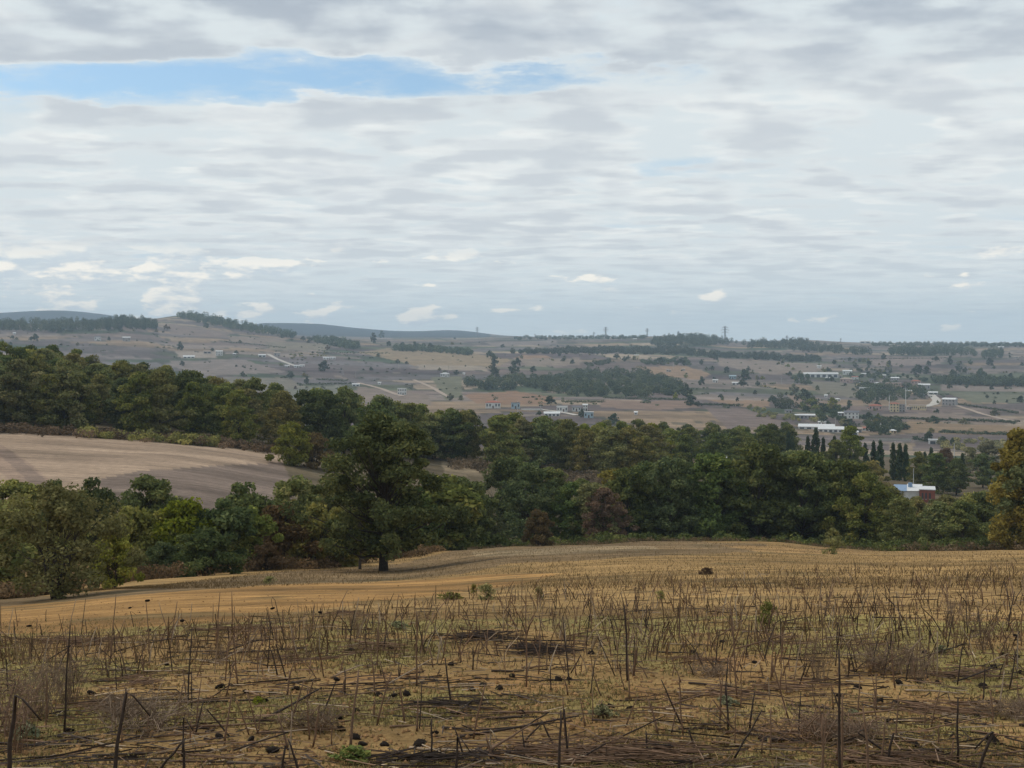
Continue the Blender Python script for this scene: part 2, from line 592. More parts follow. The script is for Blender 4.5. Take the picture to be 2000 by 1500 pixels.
FAR_FIELDS = [
    ([(700, 688), (760, 680), (850, 682), (955, 694), (1000, 702), (955, 722), (830, 722), (760, 702)], (0.27, 0.195, 0.115)),
    ([(806, 711), (955, 716), (955, 724), (815, 722)], (0.30, 0.235, 0.17)),
    ([(835, 735), (905, 735), (905, 775), (870, 782), (850, 755)], (0.150, 0.140, 0.085)),
    ([(905, 772), (1000, 762), (1090, 776), (1060, 790), (930, 788)], (0.25, 0.150, 0.092)),
    ([(330, 702), (480, 702), (560, 728), (420, 733), (330, 715)], (0.215, 0.170, 0.142)),
    ([(430, 738), (560, 738), (610, 765), (450, 765)], (0.185, 0.158, 0.118)),
    ([(340, 685), (435, 683), (430, 697), (345, 697)], (0.30, 0.24, 0.19)),
    ([(1020, 692), (1070, 694), (1090, 702), (1030, 706), (1000, 700)], (0.28, 0.175, 0.105)),
    ([(1000, 700), (1130, 698), (1130, 712), (1040, 716)], (0.23, 0.175, 0.13)),
    ([(1245, 716), (1330, 714), (1385, 730), (1360, 742), (1260, 732)], (0.27, 0.175, 0.105)),
    ([(1170, 782), (1335, 782), (1360, 795), (1290, 800), (1170, 796)], (0.225, 0.150, 0.108)),
    ([(1370, 796), (1450, 796), (1560, 832), (1420, 838)], (0.185, 0.135, 0.112)),
    ([(1375, 780), (1500, 782), (1500, 794), (1450, 794)], (0.27, 0.175, 0.11)),
    ([(1400, 700), (1500, 706), (1640, 712), (1590, 728), (1500, 732), (1400, 712)], (0.23, 0.175, 0.135)),
    ([(1570, 745), (1760, 750), (1670, 775), (1600, 770)], (0.175, 0.150, 0.105)),
    ([(1540, 770), (1600, 778), (1640, 800), (1560, 800)], (0.235, 0.165, 0.118)),
    ([(1730, 808), (1830, 806), (2000, 820), (1960, 830), (1720, 818)], (0.215, 0.160, 0.122)),
    ([(1715, 820), (1980, 832), (2300, 835), (2300, 860), (1780, 845)], (0.235, 0.160, 0.095)),
    ([(1850, 765), (2000, 772), (2300, 775), (2300, 790), (1900, 786)], (0.150, 0.145, 0.092)),
    ([(1700, 700), (1860, 695), (1840, 712), (1720, 716)], (0.215, 0.16, 0.13)),
    ([(1840, 750), (2000, 756), (2300, 756), (2300, 770), (1840, 764)], (0.225, 0.175, 0.14)),
    ([(1740, 865), (1790, 866), (1780, 880), (1740, 882)], (0.25, 0.185, 0.12)),
    ([(1250, 765), (1330, 768), (1340, 780), (1200, 780)], (0.165, 0.125, 0.11)),
    ([(1060, 752), (1140, 752), (1130, 768), (1070, 766)], (0.235, 0.17, 0.12)),
    ([(320, 630), (400, 640), (460, 650), (440, 658), (330, 650)], (0.20, 0.145, 0.115)),
    ([(450, 655), (560, 662), (550, 676), (460, 668)], (0.225, 0.17, 0.13)),
    ([(520, 668), (640, 672), (640, 686), (530, 684)], (0.20, 0.165, 0.115)),
    ([(700, 755), (830, 770), (840, 790), (690, 785)], (0.22, 0.165, 0.125)),
    ([(560, 760), (680, 752), (690, 790), (570, 795)], (0.165, 0.155, 0.115)),
    ([(950, 668), (1090, 664), (1090, 672), (970, 676)], (0.21, 0.165, 0.14)),
]
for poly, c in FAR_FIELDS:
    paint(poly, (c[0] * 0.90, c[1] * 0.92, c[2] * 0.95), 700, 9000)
# the middle ground
mid = (rr < 700)
n8 = fbm(xs / 8, ys / 8, 3, 41)
C[mid] = np.array((0.150, 0.115, 0.062))
k = mid & (rr > 150)
C[k] = np.array((0.120, 0.092, 0.055))
paint([(-400, 825), (0, 840), (300, 862), (548, 886), (552, 905), (300, 1000), (140, 1010), (-400, 1010)], (0.340, 0.245, 0.172), 135, 300)
paint([(185, 938), (270, 918), (548, 903), (580, 955), (560, 1010), (240, 1010)], (0.180, 0.134, 0.106), 135, 280)
paint([(-400, 840), (0, 868), (60, 905), (120, 960), (150, 1000), (60, 1000), (20, 940), (-20, 905), (-400, 905)], (0.290, 0.205, 0.150), 135, 290)
paint([(-10, 880), (20, 880), (110, 955), (150, 1000), (95, 1000), (60, 945)], (0.225, 0.162, 0.124), 135, 290)
paint([(860, 900), (1000, 902), (1010, 935), (870, 928)], (0.235, 0.180, 0.115), 200, 420)
paint([(-400, 1118), (60, 1120), (60, 1150), (-400, 1160)], (0.22, 0.19, 0.085), 85, 135)
# the near field: bare golden soil beyond the stubble, dry grass at its far side
nf = rr < 160
C[nf & (yy > 1050)] = (0.325, 0.202, 0.080)
paint([(-400, 1165), (0, 1172), (300, 1145), (560, 1115), (700, 1110), (780, 1100), (900, 1072), (1300, 1056), (1500, 1062), (1500, 1076),
       (1000, 1100), (900, 1120), (700, 1138), (500, 1142), (300, 1160), (0, 1184), (-400, 1185)], (0.200, 0.132, 0.066), 20, 165)
paint([(-400, 1186), (0, 1184), (300, 1160), (500, 1143), (700, 1139), (950, 1122), (1100, 1120), (1000, 1145), (700, 1180), (420, 1215), (200, 1240),
       (-400, 1262)], (0.345, 0.192, 0.068), 18, 120)
paint([(1400, 1064), (1640, 1070), (1700, 1082), (1500, 1080)], (0.33, 0.20, 0.082), 60, 165)
paint([(920, 1078), (1140, 1066), (1280, 1068), (1290, 1074), (1100, 1082), (930, 1088)], (0.250, 0.180, 0.100), 60, 165)
nr = rr < 24
mv = fbm(xs * 0.55, ys * 0.55, 4, 61)
moss = np.clip((mv + 0.12) * 4.0, 0, 1) * nr
mo = np.array((0.262, 0.220, 0.074))
C = C * (1 - 0.75 * moss[..., None]) + mo * 0.75 * moss[..., None]
hot = np.clip((fbm(xs * 0.8, ys * 0.8, 3, 71) - 0.12) * 4, 0, 1) * nr
C = C * (1 - 0.45 * hot[..., None]) + np.array((0.34, 0.172, 0.066)) * 0.45 * hot[..., None]
bandn = fbm(xs / 5.0 + ys / 30, ys / 1.6, 3, 88) * np.clip((rr - 18) / 15, 0, 1) * (rr < 170)
C *= (1 + 0.55 * bandn)[..., None]
wd = np.clip((fbm(xs / 3.5, ys / 2.5, 3, 93) - 0.25) * 5, 0, 1) * ((rr > 26) & (rr < 165) & (yy > 1040))
C = C * (1 - 0.55 * wd[..., None]) + np.array((0.110, 0.088, 0.042)) * 0.55 * wd[..., None]
C *= (1 + 0.25 * n8)[..., None]
C = np.clip(C, 0.02, 0.6)

nc, nrw = len(TH), len(Rq)
I = np.arange(nc * nrw).reshape(nc, nrw)
quad = np.stack([I[:-1, :-1], I[1:, :-1], I[1:, 1:], I[:-1, 1:]], -1).reshape(-1, 4)
# close the ring behind the viewer and the small disc underfoot
quad = np.vstack([quad, np.stack([I[-1, :-1], I[0, :-1], I[0, 1:], I[-1, 1:]], -1)])
Vt = np.stack([GX, GY, GZ], -1).reshape(-1, 3)
Vt = np.vstack([Vt, [(0, 0, -1.85)]])
tri = np.array([(nc * nrw, I[(i + 1) % nc, 0], I[i, 0]) for i in range(nc)])
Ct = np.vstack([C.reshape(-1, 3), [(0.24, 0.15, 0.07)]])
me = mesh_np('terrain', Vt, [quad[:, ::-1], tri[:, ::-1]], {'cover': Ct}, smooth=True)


def new_mat(name):
    m = bpy.data.materials.new(name)
    m.use_nodes = True
    m.node_tree.nodes.clear()
    t = NT(m.node_tree)
    out = t.new('ShaderNodeOutputMaterial')
    return m, t, out


def principled(t, out, col, rough=0.9, spec=0.2, bump=None):
    b = t.new('ShaderNodeBsdfPrincipled')
    if isinstance(col, tuple) and len(col) == 3:
        col = col + (1,)
    t.put(b.inputs['Base Color'], col)
    t.put(b.inputs['Roughness'], rough)
    b.inputs['Specular IOR Level'].default_value = spec
    if bump is not None:
        t.l.new(bump, b.inputs['Normal'])
    t.l.new(b.outputs[0], out.inputs[0])
    return b


mT, t, out = new_mat('soil_and_crops')
cv = t.new('ShaderNodeAttribute', attribute_name='cover').outputs['Color']
ob = t.new('ShaderNodeTexCoord').outputs['Object']
px, py, pz = t.sep(ob)
flat = t.xyz(px, py, 0.0)
n_fine = t.noise(flat, 9.0, 6.0, 0.7)
n_mid = t.noise(flat, 0.9, 6.0, 0.65)
n_row = t.noise(t.vm('MULTIPLY', flat, (0.010, 0.085, 1.0)), 1.0, 5.0, 0.6)
n_far = t.noise(t.vm('MULTIPLY', flat, (0.05, 0.12, 1.0)), 1.0, 6.0, 0.65)
f1 = t.sm(n_fine, 0.25, 0.75, 0.55, 1.45, smooth=False)
f2 = t.sm(n_mid, 0.25, 0.75, 0.70, 1.30, smooth=False)
f3 = t.sm(n_row, 0.25, 0.75, 0.70, 1.30, smooth=False)
f4 = t.sm(n_far, 0.25, 0.75, 0.72, 1.28, smooth=False)
f5 = t.sm(t.noise(t.vm('MULTIPLY', flat, (0.035, 0.75, 1.0)), 1.0, 4.0, 0.6), 0.25, 0.75, 0.72, 1.28, smooth=False)
ff = t.m('MULTIPLY', t.m('MULTIPLY', t.m('MULTIPLY', f1, f2), t.m('MULTIPLY', f3, f4)), f5)
c1 = t.mix(1.0, cv, t.xyz(ff, ff, ff), 'MULTIPLY')
bn = t.new('ShaderNodeBump')
bn.inputs['Strength'].default_value = 0.7
bn.inputs['Distance'].default_value = 0.05
t.put(bn.inputs['Height'], t.m('ADD', n_fine, t.noise(flat, 38.0, 4.0, 0.7)))
principled(t, out, c1, 0.95, 0.1, bn.outputs[0])
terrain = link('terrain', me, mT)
tag(terrain, 'rolling farmland of stubble, ploughed parcels and dry grass', 'ground', kind='structure')


# ------------------------------------------------------------------ plant materials
def leaf_mat(name, dark, mid, light, trans=0.25):
    m, t, out = new_mat(name)
    tone = t.new('ShaderNodeAttribute', attribute_name='tone').outputs['Fac']
    oi = t.new('ShaderNodeObjectInfo').outputs['Random']
    rp = t.new('ShaderNodeValToRGB')
    e0, e1 = rp.color_ramp.elements
    e0.position, e0.color = 0.0, dark + (1,)
    e1.position, e1.color = 1.0, light + (1,)
    em = rp.color_ramp.elements.new(0.55)
    em.color = mid + (1,)
    t.put(rp.inputs[0], tone)
    hs = t.new('ShaderNodeHueSaturation')
    t.put(hs.inputs['Hue'], t.m('ADD', 0.478, t.m('MULTIPLY', oi, 0.036)))
    t.put(hs.inputs['Saturation'], t.m('ADD', 0.85, t.m('MULTIPLY', t.m('FRACT', t.m('MULTIPLY', oi, 7.3)), 0.25)))
    t.put(hs.inputs['Value'], t.m('ADD', 0.80, t.m('MULTIPLY', t.m('FRACT', t.m('MULTIPLY', oi, 13.7)), 0.42)))
    t.put(hs.inputs['Color'], rp.outputs[0])
    d = t.new('ShaderNodeBsdfDiffuse')
    tr = t.new('ShaderNodeBsdfTranslucent')
    t.put(d.inputs[0], hs.outputs[0])
    t.put(tr.inputs[0], hs.outputs[0])
    mx = t.new('ShaderNodeMixShader')
    mx.inputs[0].default_value = trans
    t.l.new(d.outputs[0], mx.inputs[1])
    t.l.new(tr.outputs[0], mx.inputs[2])
    t.l.new(mx.outputs[0], out.inputs[0])
    return m


def rough_mat(name, col, var=0.35, scale=6.0, rough=0.9, spec=0.15, tone=False):
    m, t, out = new_mat(name)
    ob = t.new('ShaderNodeTexCoord').outputs['Object']
    n = t.noise(ob, scale, 5.0, 0.65)
    f = t.sm(n, 0.25, 0.75, 1 - var, 1 + var, smooth=False)
    if tone:
        tn = t.new('ShaderNodeAttribute', attribute_name='tone').outputs['Fac']
        f = t.m('MULTIPLY', f, t.sm(tn, 0, 1, 0.45, 1.6, smooth=False))
    c = t.mix(1.0, col, t.xyz(f, f, f), 'MULTIPLY')
    principled(t, out, c, rough, spec)
    return m


LEAF = {
    'oak': leaf_mat('oak_leaves', (0.087, 0.109, 0.037), (0.187, 0.213, 0.064), (0.358, 0.328, 0.100)),
    'dark': leaf_mat('dark_leaves', (0.061, 0.080, 0.033), (0.120, 0.150, 0.052), (0.226, 0.237, 0.079)),
    'olive': leaf_mat('olive_leaves', (0.122, 0.125, 0.046), (0.244, 0.229, 0.079), (0.405, 0.339, 0.115)),
    'lime': leaf_mat('yellow_green_leaves', (0.102, 0.121, 0.027), (0.232, 0.251, 0.048), (0.384, 0.363, 0.073)),
    'russet': leaf_mat('russet_leaves', (0.085, 0.060, 0.032), (0.165, 0.110, 0.055), (0.240, 0.160, 0.078)),
    'grey': leaf_mat('grey_green_leaves', (0.106, 0.110, 0.060), (0.223, 0.223, 0.121), (0.349, 0.328, 0.182)),
    'gold': leaf_mat('golden_leaves', (0.130, 0.112, 0.030), (0.300, 0.240, 0.050), (0.420, 0.330, 0.070)),
    'greyolive': leaf_mat('grey_olive_leaves', (0.094, 0.094, 0.036), (0.188, 0.181, 0.067), (0.289, 0.262, 0.102)),
    'loneoak': leaf_mat('lone_oak_leaves', (0.060, 0.070, 0.029), (0.116, 0.131, 0.050), (0.233, 0.224, 0.079)),
    'cypress': leaf_mat('cypress_leaves', (0.038, 0.057, 0.030), (0.069, 0.100, 0.049), (0.121, 0.151, 0.071)),
    'fargreen': leaf_mat('far_leaves', (0.050, 0.072, 0.042), (0.087, 0.113, 0.062), (0.146, 0.162, 0.081)),
    'scrub': leaf_mat('scrub_leaves', (0.081, 0.062, 0.035), (0.161, 0.118, 0.065), (0.269, 0.195, 0.108)),
}
BARK = rough_mat('bark', (0.060, 0.048, 0.040, 1), 0.5, 9.0)
BARK2 = rough_mat('pale_bark', (0.130, 0.110, 0.092, 1), 0.4, 9.0)


# ------------------------------------------------------------------ tree builder
def leaf_faces(C0, size, nrm, g, tone, stretch=1.5):
    """one rhombic leaf spray per centre; returns verts, quads, tone"""
    n = len(C0)
    a = g.normal(size=(n, 3))
    a -= nrm * (a * nrm).sum(1, keepdims=True)
    a /= np.linalg.norm(a, axis=1, keepdims=True) + 1e-9
    b = np.cross(nrm, a)
    s = size[:, None]
    bend = nrm * s * 0.25
    V = np.stack([C0 - a * s * stretch * 0.5, C0 + b * s * 0.42 + bend * g.uniform(-1, 1, (n, 1)),
                  C0 + a * s * stretch * 0.5, C0 - b * s * 0.42 + bend * g.uniform(-1, 1, (n, 1))], 1).reshape(-1, 3)
    f = np.arange(n * 4).reshape(n, 4)
    return V, f, np.repeat(tone, 4)


def profile(shape, t):
    if shape == 'oak':
        return np.clip(np.sin(np.pi * np.clip(t, 0, 1) ** 0.78), 0.02, 1) ** 0.62
    if shape == 'cone':
        return np.clip(1.15 * (1 - t) ** 0.55 * np.clip(t * 4 + 0.45, 0, 1), 0.03, 1)
    if shape == 'bush':
        return np.clip(1 - t ** 2.2, 0.04, 1) ** 0.6 * np.clip(0.72 + t * 1.2, 0, 1)
    if shape == 'column':
        return np.clip((1 - t ** 2.4), 0.03, 1) ** 0.8 * np.clip(0.5 + t * 3, 0, 1)
    return np.ones_like(t)


def tree_meshes(name, seed, H, R, base, ncl, nleaf, leaf, shape='oak', trunk_r=0.25, fork=0.35, crad=1.0, flat=0.6,
                stems=1, lobes=0.22, ragged=0.12, wood=1.0, lean=0.0, upright=0.35):
    g = np.random.default_rng(seed)
    # ---- clump centres in an uneven crown
    tt = np.clip(g.beta(1.35, 1.25, ncl), 0.02, 0.98)
    az = g.uniform(0, 2 * np.pi, ncl)
    ph = g.uniform(0, 2 * np.pi, 4)
    env = 1 + lobes * (np.sin(2 * az + ph[0]) * 0.5 + np.sin(3 * az + ph[1] + 4 * tt) * 0.5 + np.sin(5 * az + ph[2] - 6 * tt) * 0.35) + g.normal(0, ragged, ncl)
    rad = R * profile(shape, tt) * env * (g.uniform(0.18, 1.0, ncl) ** 0.5)
    cz = base + (H - base) * tt - crad * 0.3
    Cc = np.stack([np.cos(az) * rad + lean * tt * H, np.sin(az) * rad, cz], 1)
    # ---- wood
    mb = MB()
    forkz = base + (H - base) * fork
    for s in range(stems):
        a0 = 2 * np.pi * s / max(stems, 1) + g.uniform(0, 1)
        off = np.array((math.cos(a0), math.sin(a0), 0)) * (trunk_r * 1.5 if stems > 1 else 0)
        sp = np.array((math.cos(a0), math.sin(a0), 0)) * (R * 0.35 if stems > 1 else 0)
        pts, rd = [], []
        for i in range(7):
            q = i / 6
            w_ = g.normal(0, 0.02 * H, 3) * (q > 0) * np.array((1, 1, 0))
            pts.append(off + sp * q + w_ * q + np.array((lean * q * H, 0, q * (forkz + (H - forkz) * 0.55))))
            rd.append(trunk_r * (1.25 if i == 0 else 1) * (1 - 0.82 * q ** 0.8))
        pts[0] = pts[0] - np.array((0, 0, 0.3))
        mb.tube(pts, rd, 8, 0.5)
        if s == 0:
            main = pts
        nb = int(ncl * wood / stems)
        for ci in g.permutation(ncl)[:nb]:
            c = Cc[ci]
            hi = min(max((c[2] - base * 0.9) * 0.55 + base * 0.6, base * 0.55), pts[-1][2] * 0.97)
            k = min(int(hi / max(pts[-1][2], 0.1) * 6), 5)
            q = hi / max(pts[-1][2], 0.1) * 6 - k
            p0 = pts[k] * (1 - q) + pts[k + 1] * q
            mid_ = p0 * 0.45 + c * 0.55 + g.normal(0, 0.12 * crad + 0.02, 3) - np.array((0, 0, 0.1 * np.linalg.norm(c - p0)))
            r0 = max(trunk_r * (0.16 + 0.22 * g.random()) * (1 - 0.5 * hi / H), 0.008)
            mb.tube([p0, mid_, c], [r0, r0 * 0.6, r0 * 0.2], 4, 0.5, cap=False)
    trunk = mb.mesh(name + '_trunk', True)
    # ---- leaves
    per = np.maximum((nleaf / ncl * g.uniform(0.55, 1.45, ncl)).astype(int), 3)
    own = np.repeat(np.arange(ncl), per)
    n = len(own)
    d = g.normal(size=(n, 3))
    d /= np.linalg.norm(d, axis=1, keepdims=True) + 1e-9
    cr_ = crad * g.uniform(0.6, 1.35, ncl)
    rr_ = cr_[own] * g.uniform(0.15, 1.0, n) ** 0.5
    Pn = Cc[own] + d * rr_[:, None] * np.array((1, 1, flat))
    Pn[:, 2] = np.maximum(Pn[:, 2], 0.08)
    nrm = d * 0.7 + g.normal(size=(n, 3)) * 0.75 + np.array((0, 0, upright))
    nrm /= np.linalg.norm(nrm, axis=1, keepdims=True) + 1e-9
    ctone = g.uniform(0.25, 0.75, ncl)
    tone = np.clip(ctone[own] + g.normal(0, 0.20, n), 0, 1)
    V, f, tn = leaf_faces(Pn, leaf * g.uniform(0.6, 1.35, n), nrm, g, tone)
    crown = mesh_np(name + '_crown', V, f, {'tone': tn})
    return trunk, crown


def plant(kind, meshes, loc, label, cat, group=None, leaf='oak', bark=None, rotz=None, scale=1.0, sz=None):
    root = bpy.data.objects.new(kind, None)
    COL.objects.link(root)
    root.empty_display_size = 0.3
    root.location = loc
    root.rotation_euler = (0, 0, RND.uniform(0, 6.28) if rotz is None else rotz)
    root.scale = (scale, scale, scale * (sz if sz else 1.0))
    tag(root, label, cat, group)
    link('trunk', meshes[0], bark or BARK, root)
    link('crown', meshes[1], LEAF[leaf], root)
    return root


# near, full-detail plants
T_OAK = tree_meshes('lone_oak', 4, 11.4, 4.2, 1.3, 150, 30000, 0.19, 'oak', 0.30, 0.3, 0.82, 0.66, lobes=0.34, ragged=0.25)
T_SIDE = tree_meshes('side_tree', 15, 5.2, 2.3, 1.1, 46, 5200, 0.19, 'bush', 0.12, 0.3, 0.55, 0.6, lobes=0.3, ragged=0.2, wood=1.0)
T_BUSH = [
    tree_meshes('airy_bush', 21, 6.0, 2.8, 0.5, 100, 12500, 0.13, 'oak', 0.08, 0.25, 0.55, 0.85, stems=6, ragged=0.22, lobes=0.3, wood=1.4),
    tree_meshes('bush', 22, 5.0, 2.3, 0.35, 60, 8000, 0.20, 'bush', 0.08, 0.2, 0.65, 0.7, stems=4, ragged=0.12),
    tree_meshes('bush', 23, 5.0, 1.7, 0.4, 50, 7000, 0.20, 'oak', 0.10, 0.2, 0.6, 0.7, stems=2, ragged=0.12),
    tree_meshes('bush', 24, 4.2, 2.6, 0.25, 60, 8000, 0.20, 'bush', 0.07, 0.2, 0.65, 0.65, stems=5, ragged=0.14),
]
T_SHRUB = tree_meshes('thin_shrub', 31, 2.6, 1.2, 0.12, 44, 1500, 0.13, 'bush', 0.035, 0.2, 0.34, 0.9, stems=5, ragged=0.2, wood=1.5)
T_GOLD = tree_meshes('golden_tree', 33, 13.0, 3.6, 0.5, 120, 19000, 0.26, 'column', 0.22, 0.4, 0.95, 0.75, lobes=0.2, ragged=0.1)
# middle-distance plants
T_MID = [
    tree_meshes('oak', 41, 12.0, 4.4, 1.4, 74, 10500, 0.34, 'oak', 0.24, 0.3, 1.15, 0.55, wood=0.6, ragged=0.2, lobes=0.3),
    tree_meshes('oak', 42, 12.0, 4.0, 1.2, 70, 10000, 0.34, 'oak', 0.24, 0.3, 1.2, 0.6, wood=0.6, ragged=0.22, lobes=0.32),
    tree_meshes('oak', 43, 12.0, 4.8, 1.2, 80, 11000, 0.35, 'oak', 0.26, 0.25, 1.3, 0.5, wood=0.6, ragged=0.22, lobes=0.32),
    tree_meshes('oak', 44, 12.0, 3.6, 0.9, 64, 9500, 0.33, 'cone', 0.22, 0.35, 1.15, 0.6, wood=0.6, ragged=0.22, lobes=0.32),
    tree_meshes('oak', 45, 12.0, 4.3, 0.9, 74, 10500, 0.34, 'bush', 0.24, 0.3, 1.25, 0.55, wood=0.6, ragged=0.22, lobes=0.32),
]
T_BELT = [
    tree_meshes('belt_oak', 71, 12.0, 4.3, 0.8, 120, 15000, 0.26, 'oak', 0.24, 0.3, 0.95, 0.6, wood=0.4, ragged=0.2, lobes=0.28),
    tree_meshes('belt_oak', 72, 12.0, 4.5, 0.6, 120, 15000, 0.26, 'bush', 0.24, 0.3, 0.95, 0.6, wood=0.4, ragged=0.18, lobes=0.3),
    tree_meshes('belt_oak', 73, 12.0, 4.0, 0.8, 110, 14000, 0.26, 'oak', 0.24, 0.3, 0.9, 0.65, wood=0.4, ragged=0.24, lobes=0.34),
]
T_CYP = [
    tree_meshes('cypress', 51, 13.0, 1.15, 0.4, 60, 4200, 0.36, 'column', 0.16, 0.5, 0.55, 1.6, lobes=0.12, ragged=0.1, wood=0.2, upright=0.0),
    tree_meshes('cypress', 52, 13.0, 1.5, 0.3, 60, 4400, 0.36, 'column', 0.16, 0.5, 0.6, 1.6, lobes=0.16, ragged=0.14, wood=0.2, upright=0.0),
]
# far plants
T_FAR = [
    tree_meshes('far_tree', 61, 8.0, 3.6, 0.9, 22, 620, 0.95, 'oak', 0.2, 0.3, 1.3, 0.7, wood=0.3),
    tree_meshes('far_tree', 62, 8.0, 3.0, 0.7, 20, 560, 0.9, 'oak', 0.2, 0.3, 1.2, 0.8, wood=0.3),
    tree_meshes('far_tree', 63, 8.0, 4.2, 0.6, 26, 680, 1.0, 'bush', 0.2, 0.3, 1.3, 0.6, wood=0.3),
    tree_meshes('far_tree', 64, 8.0, 2.2, 0.3, 18, 480, 0.8, 'cone', 0.2, 0.3, 0.9, 1.0, wood=0.3),
]

# ------------------------------------------------------------------ the lone oak and its neighbours
p, r = spot(749, 1115, 60, 125)
K = r / 100.0
oak = plant('oak_tree', T_OAK, p, 'large spreading oak standing alone in front of the hedge, thick dark trunk', 'tree', leaf='loneoak', rotz=0.6, scale=K * 1.0)
oak.scale = (K * 1.1, K * 1.1, K)
p, r = spot(703, 1112, 60, 125)
plant('small_tree', T_SIDE, p, 'small yellow-green tree with a forked trunk just beside the large lone oak', 'tree', leaf='lime', rotz=2.0, scale=r / 100 * 0.98, bark=BARK2)

# left hedge: (u, row of base, range, height px, meshes, width factor, leaf, name, label, category)
HEDGE = [
    (110, 1170, 0, 214, T_BUSH[0], 1.12, 'greyolive', 'airy_bush', 'big grey-green airy bush with several dark stems at the golden field edge', 'bush'),
    (222, 1150, 0, 112, T_BUSH[1], 0.85, 'lime', 'small_bush', 'small bright yellow-green bush beside the big airy grey-green bush', 'bush'),
    (20, 0, 92, 190, T_BUSH[1], 1.0, 'olive', 'bush', 'olive bush behind the big airy bush at the picture edge', 'bush'),
    (-60, 0, 84, 205, T_BUSH[3], 1.0, 'oak', 'bush', 'green bush cut off by the left picture edge', 'bush'),
    (30, 0, 128, 100, T_BUSH[3], 1.1, 'olive', 'bush', 'broad brownish olive bush below the pale field, leftmost', 'bush'),
    (105, 0, 122, 120, T_BUSH[2], 0.7, 'dark', 'small_tree', 'small dark tree poking up behind the big airy bush', 'tree'),
    (182, 0, 118, 142, T_BUSH[2], 0.75, 'dark', 'small_tree', 'narrow dark leafy tree against the pale ploughed field', 'tree'),
    (290, 0, 122, 148, T_BUSH[1], 0.95, 'dark', 'round_bush', 'round dark green bush against the darker grassy patch', 'bush'),
    (262, 0, 100, 138, T_BUSH[3], 0.9, 'lime', 'bush', 'yellow-green bush in front of the round dark bush', 'bush'),
    (358, 0, 100, 144, T_BUSH[1], 0.95, 'lime', 'tall_bush', 'tall yellow-green bush in the middle of the left hedge', 'bush'),
    (400, 0, 92, 95, T_BUSH[3], 1.0, 'dark', 'bush', 'dark low bush at the foot of the tall yellow-green bush', 'bush'),
    (437, 0, 100, 140, T_BUSH[2], 1.05, 'dark', 'tall_bush', 'tall dark green bush beside the tall yellow-green bush', 'bush'),
    (478, 0, 128, 150, T_BUSH[2], 1.0, 'dark', 'small_tree', 'dark upright tree rising against the grassy patch, right of the round dark bush', 'tree'),
    (492, 0, 103, 122, T_BUSH[2], 0.9, 'lime', 'bush', 'yellow-green bush between the dark bush and the russet bush', 'bush'),
    (545, 0, 108, 130, T_BUSH[1], 1.0, 'russet', 'russet_bush', 'russet brown bush near the lone oak', 'bush'),
    (606, 0, 112, 128, T_BUSH[3], 1.0, 'olive', 'bush', 'dull olive bush between the russet bush and the lone oak', 'bush'),
    (575, 0, 140, 135, T_BUSH[1], 1.0, 'oak', 'bush', 'green bush behind and above the russet bush', 'bush'),
    (640, 0, 145, 128, T_BUSH[3], 1.0, 'olive', 'bush', 'olive bush half hidden behind the lone oak, left side', 'bush'),
    (655, 0, 118, 100, T_BUSH[3], 1.0, 'dark', 'bush', 'dark bush in shade behind the small forked tree', 'bush'),
    (320, 0, 96, 70, T_BUSH[3], 1.0, 'dark', 'low_bush', 'low dark bush beneath the tall yellow-green bush', 'bush'),
    (250, 0, 92, 60, T_BUSH[3], 0.9, 'scrub', 'low_bush', 'low twiggy brown bush beside the bright yellow-green bush', 'bush'),
    (520, 0, 98, 55, T_BUSH[3], 0.8, 'scrub', 'low_bush', 'low brown scrub bush under the russet bush', 'bush'),
    (20, 1168, 0, 45, T_BUSH[3], 1.2, 'scrub', 'low_bush', 'low brown scrub at the golden field edge, far left', 'bush'),
    (570, 0, 232, 85, T_BUSH[1], 1.0, 'lime', 'light_tree', 'light green tree at the end of the pale ploughed field', 'tree'),
    (614, 0, 236, 70, T_BUSH[3], 0.9, 'russet', 'brown_bush', 'brown bush beside the light green tree at the pale field', 'bush'),
    (800, 0, 140, 130, T_BUSH[1], 1.0, 'dark', 'bush', 'dark green bush behind the lone oak trunk', 'bush'),
    (860, 0, 145, 150, T_BUSH[2], 1.5, 'oak', 'tall_bush', 'tall green bush touching the lone oak crown on its right', 'bush'),
    (905, 0, 150, 145, T_BUSH[1], 1.0, 'dark', 'tall_bush', 'dark bush right of the lone oak, at the start of the dark belt', 'bush'),
    (1052, 0, 148, 80, T_BUSH[1], 0.8, 'russet', 'russet_bush', 'small reddish bush at the foot of the dark tree belt', 'bush'),
    (1628, 1083, 0, 48, T_SHRUB, 1.0, 'olive', 'thin_shrub', 'thin see-through shrub standing alone on the golden field edge', 'shrub'),
    (1380, 1122, 0, 14, T_BUSH[3], 1.5, 'russet', 'low_shrub', 'tiny dark reddish shrub alone in the middle of the field', 'shrub'),
]
HB = {id(T_OAK): 11.4, id(T_BUSH[0]): 6.0, id(T_BUSH[1]): 5.0, id(T_BUSH[2]): 5.0, id(T_BUSH[3]): 4.2, id(T_SHRUB): 2.6}
for (u, yb, r, hp, ms, wf, lf, nm, lab, cat) in HEDGE:
    if yb:
        p, r = spot(u, yb, 40, 170)
    else:
        p = at(u, r)
    h = hp * r / F
    s = h / HB[id(ms)]
    o = plant(nm, ms, p, lab, cat, leaf=lf, scale=s)
    o.scale = (s * wf, s * wf, s)

p = at(1992, 150)
plant('golden_tree', T_GOLD, p, 'tall tree with yellow autumn leaves at the right picture edge', 'tree', leaf='gold', scale=0.95, rotz=1.0)
p = at(2040, 149)
plant('dark_tree', T_GOLD, p, 'dark green tree behind the yellow tree at the right picture edge', 'tree', leaf='dark', scale=1.02, rotz=3.0)


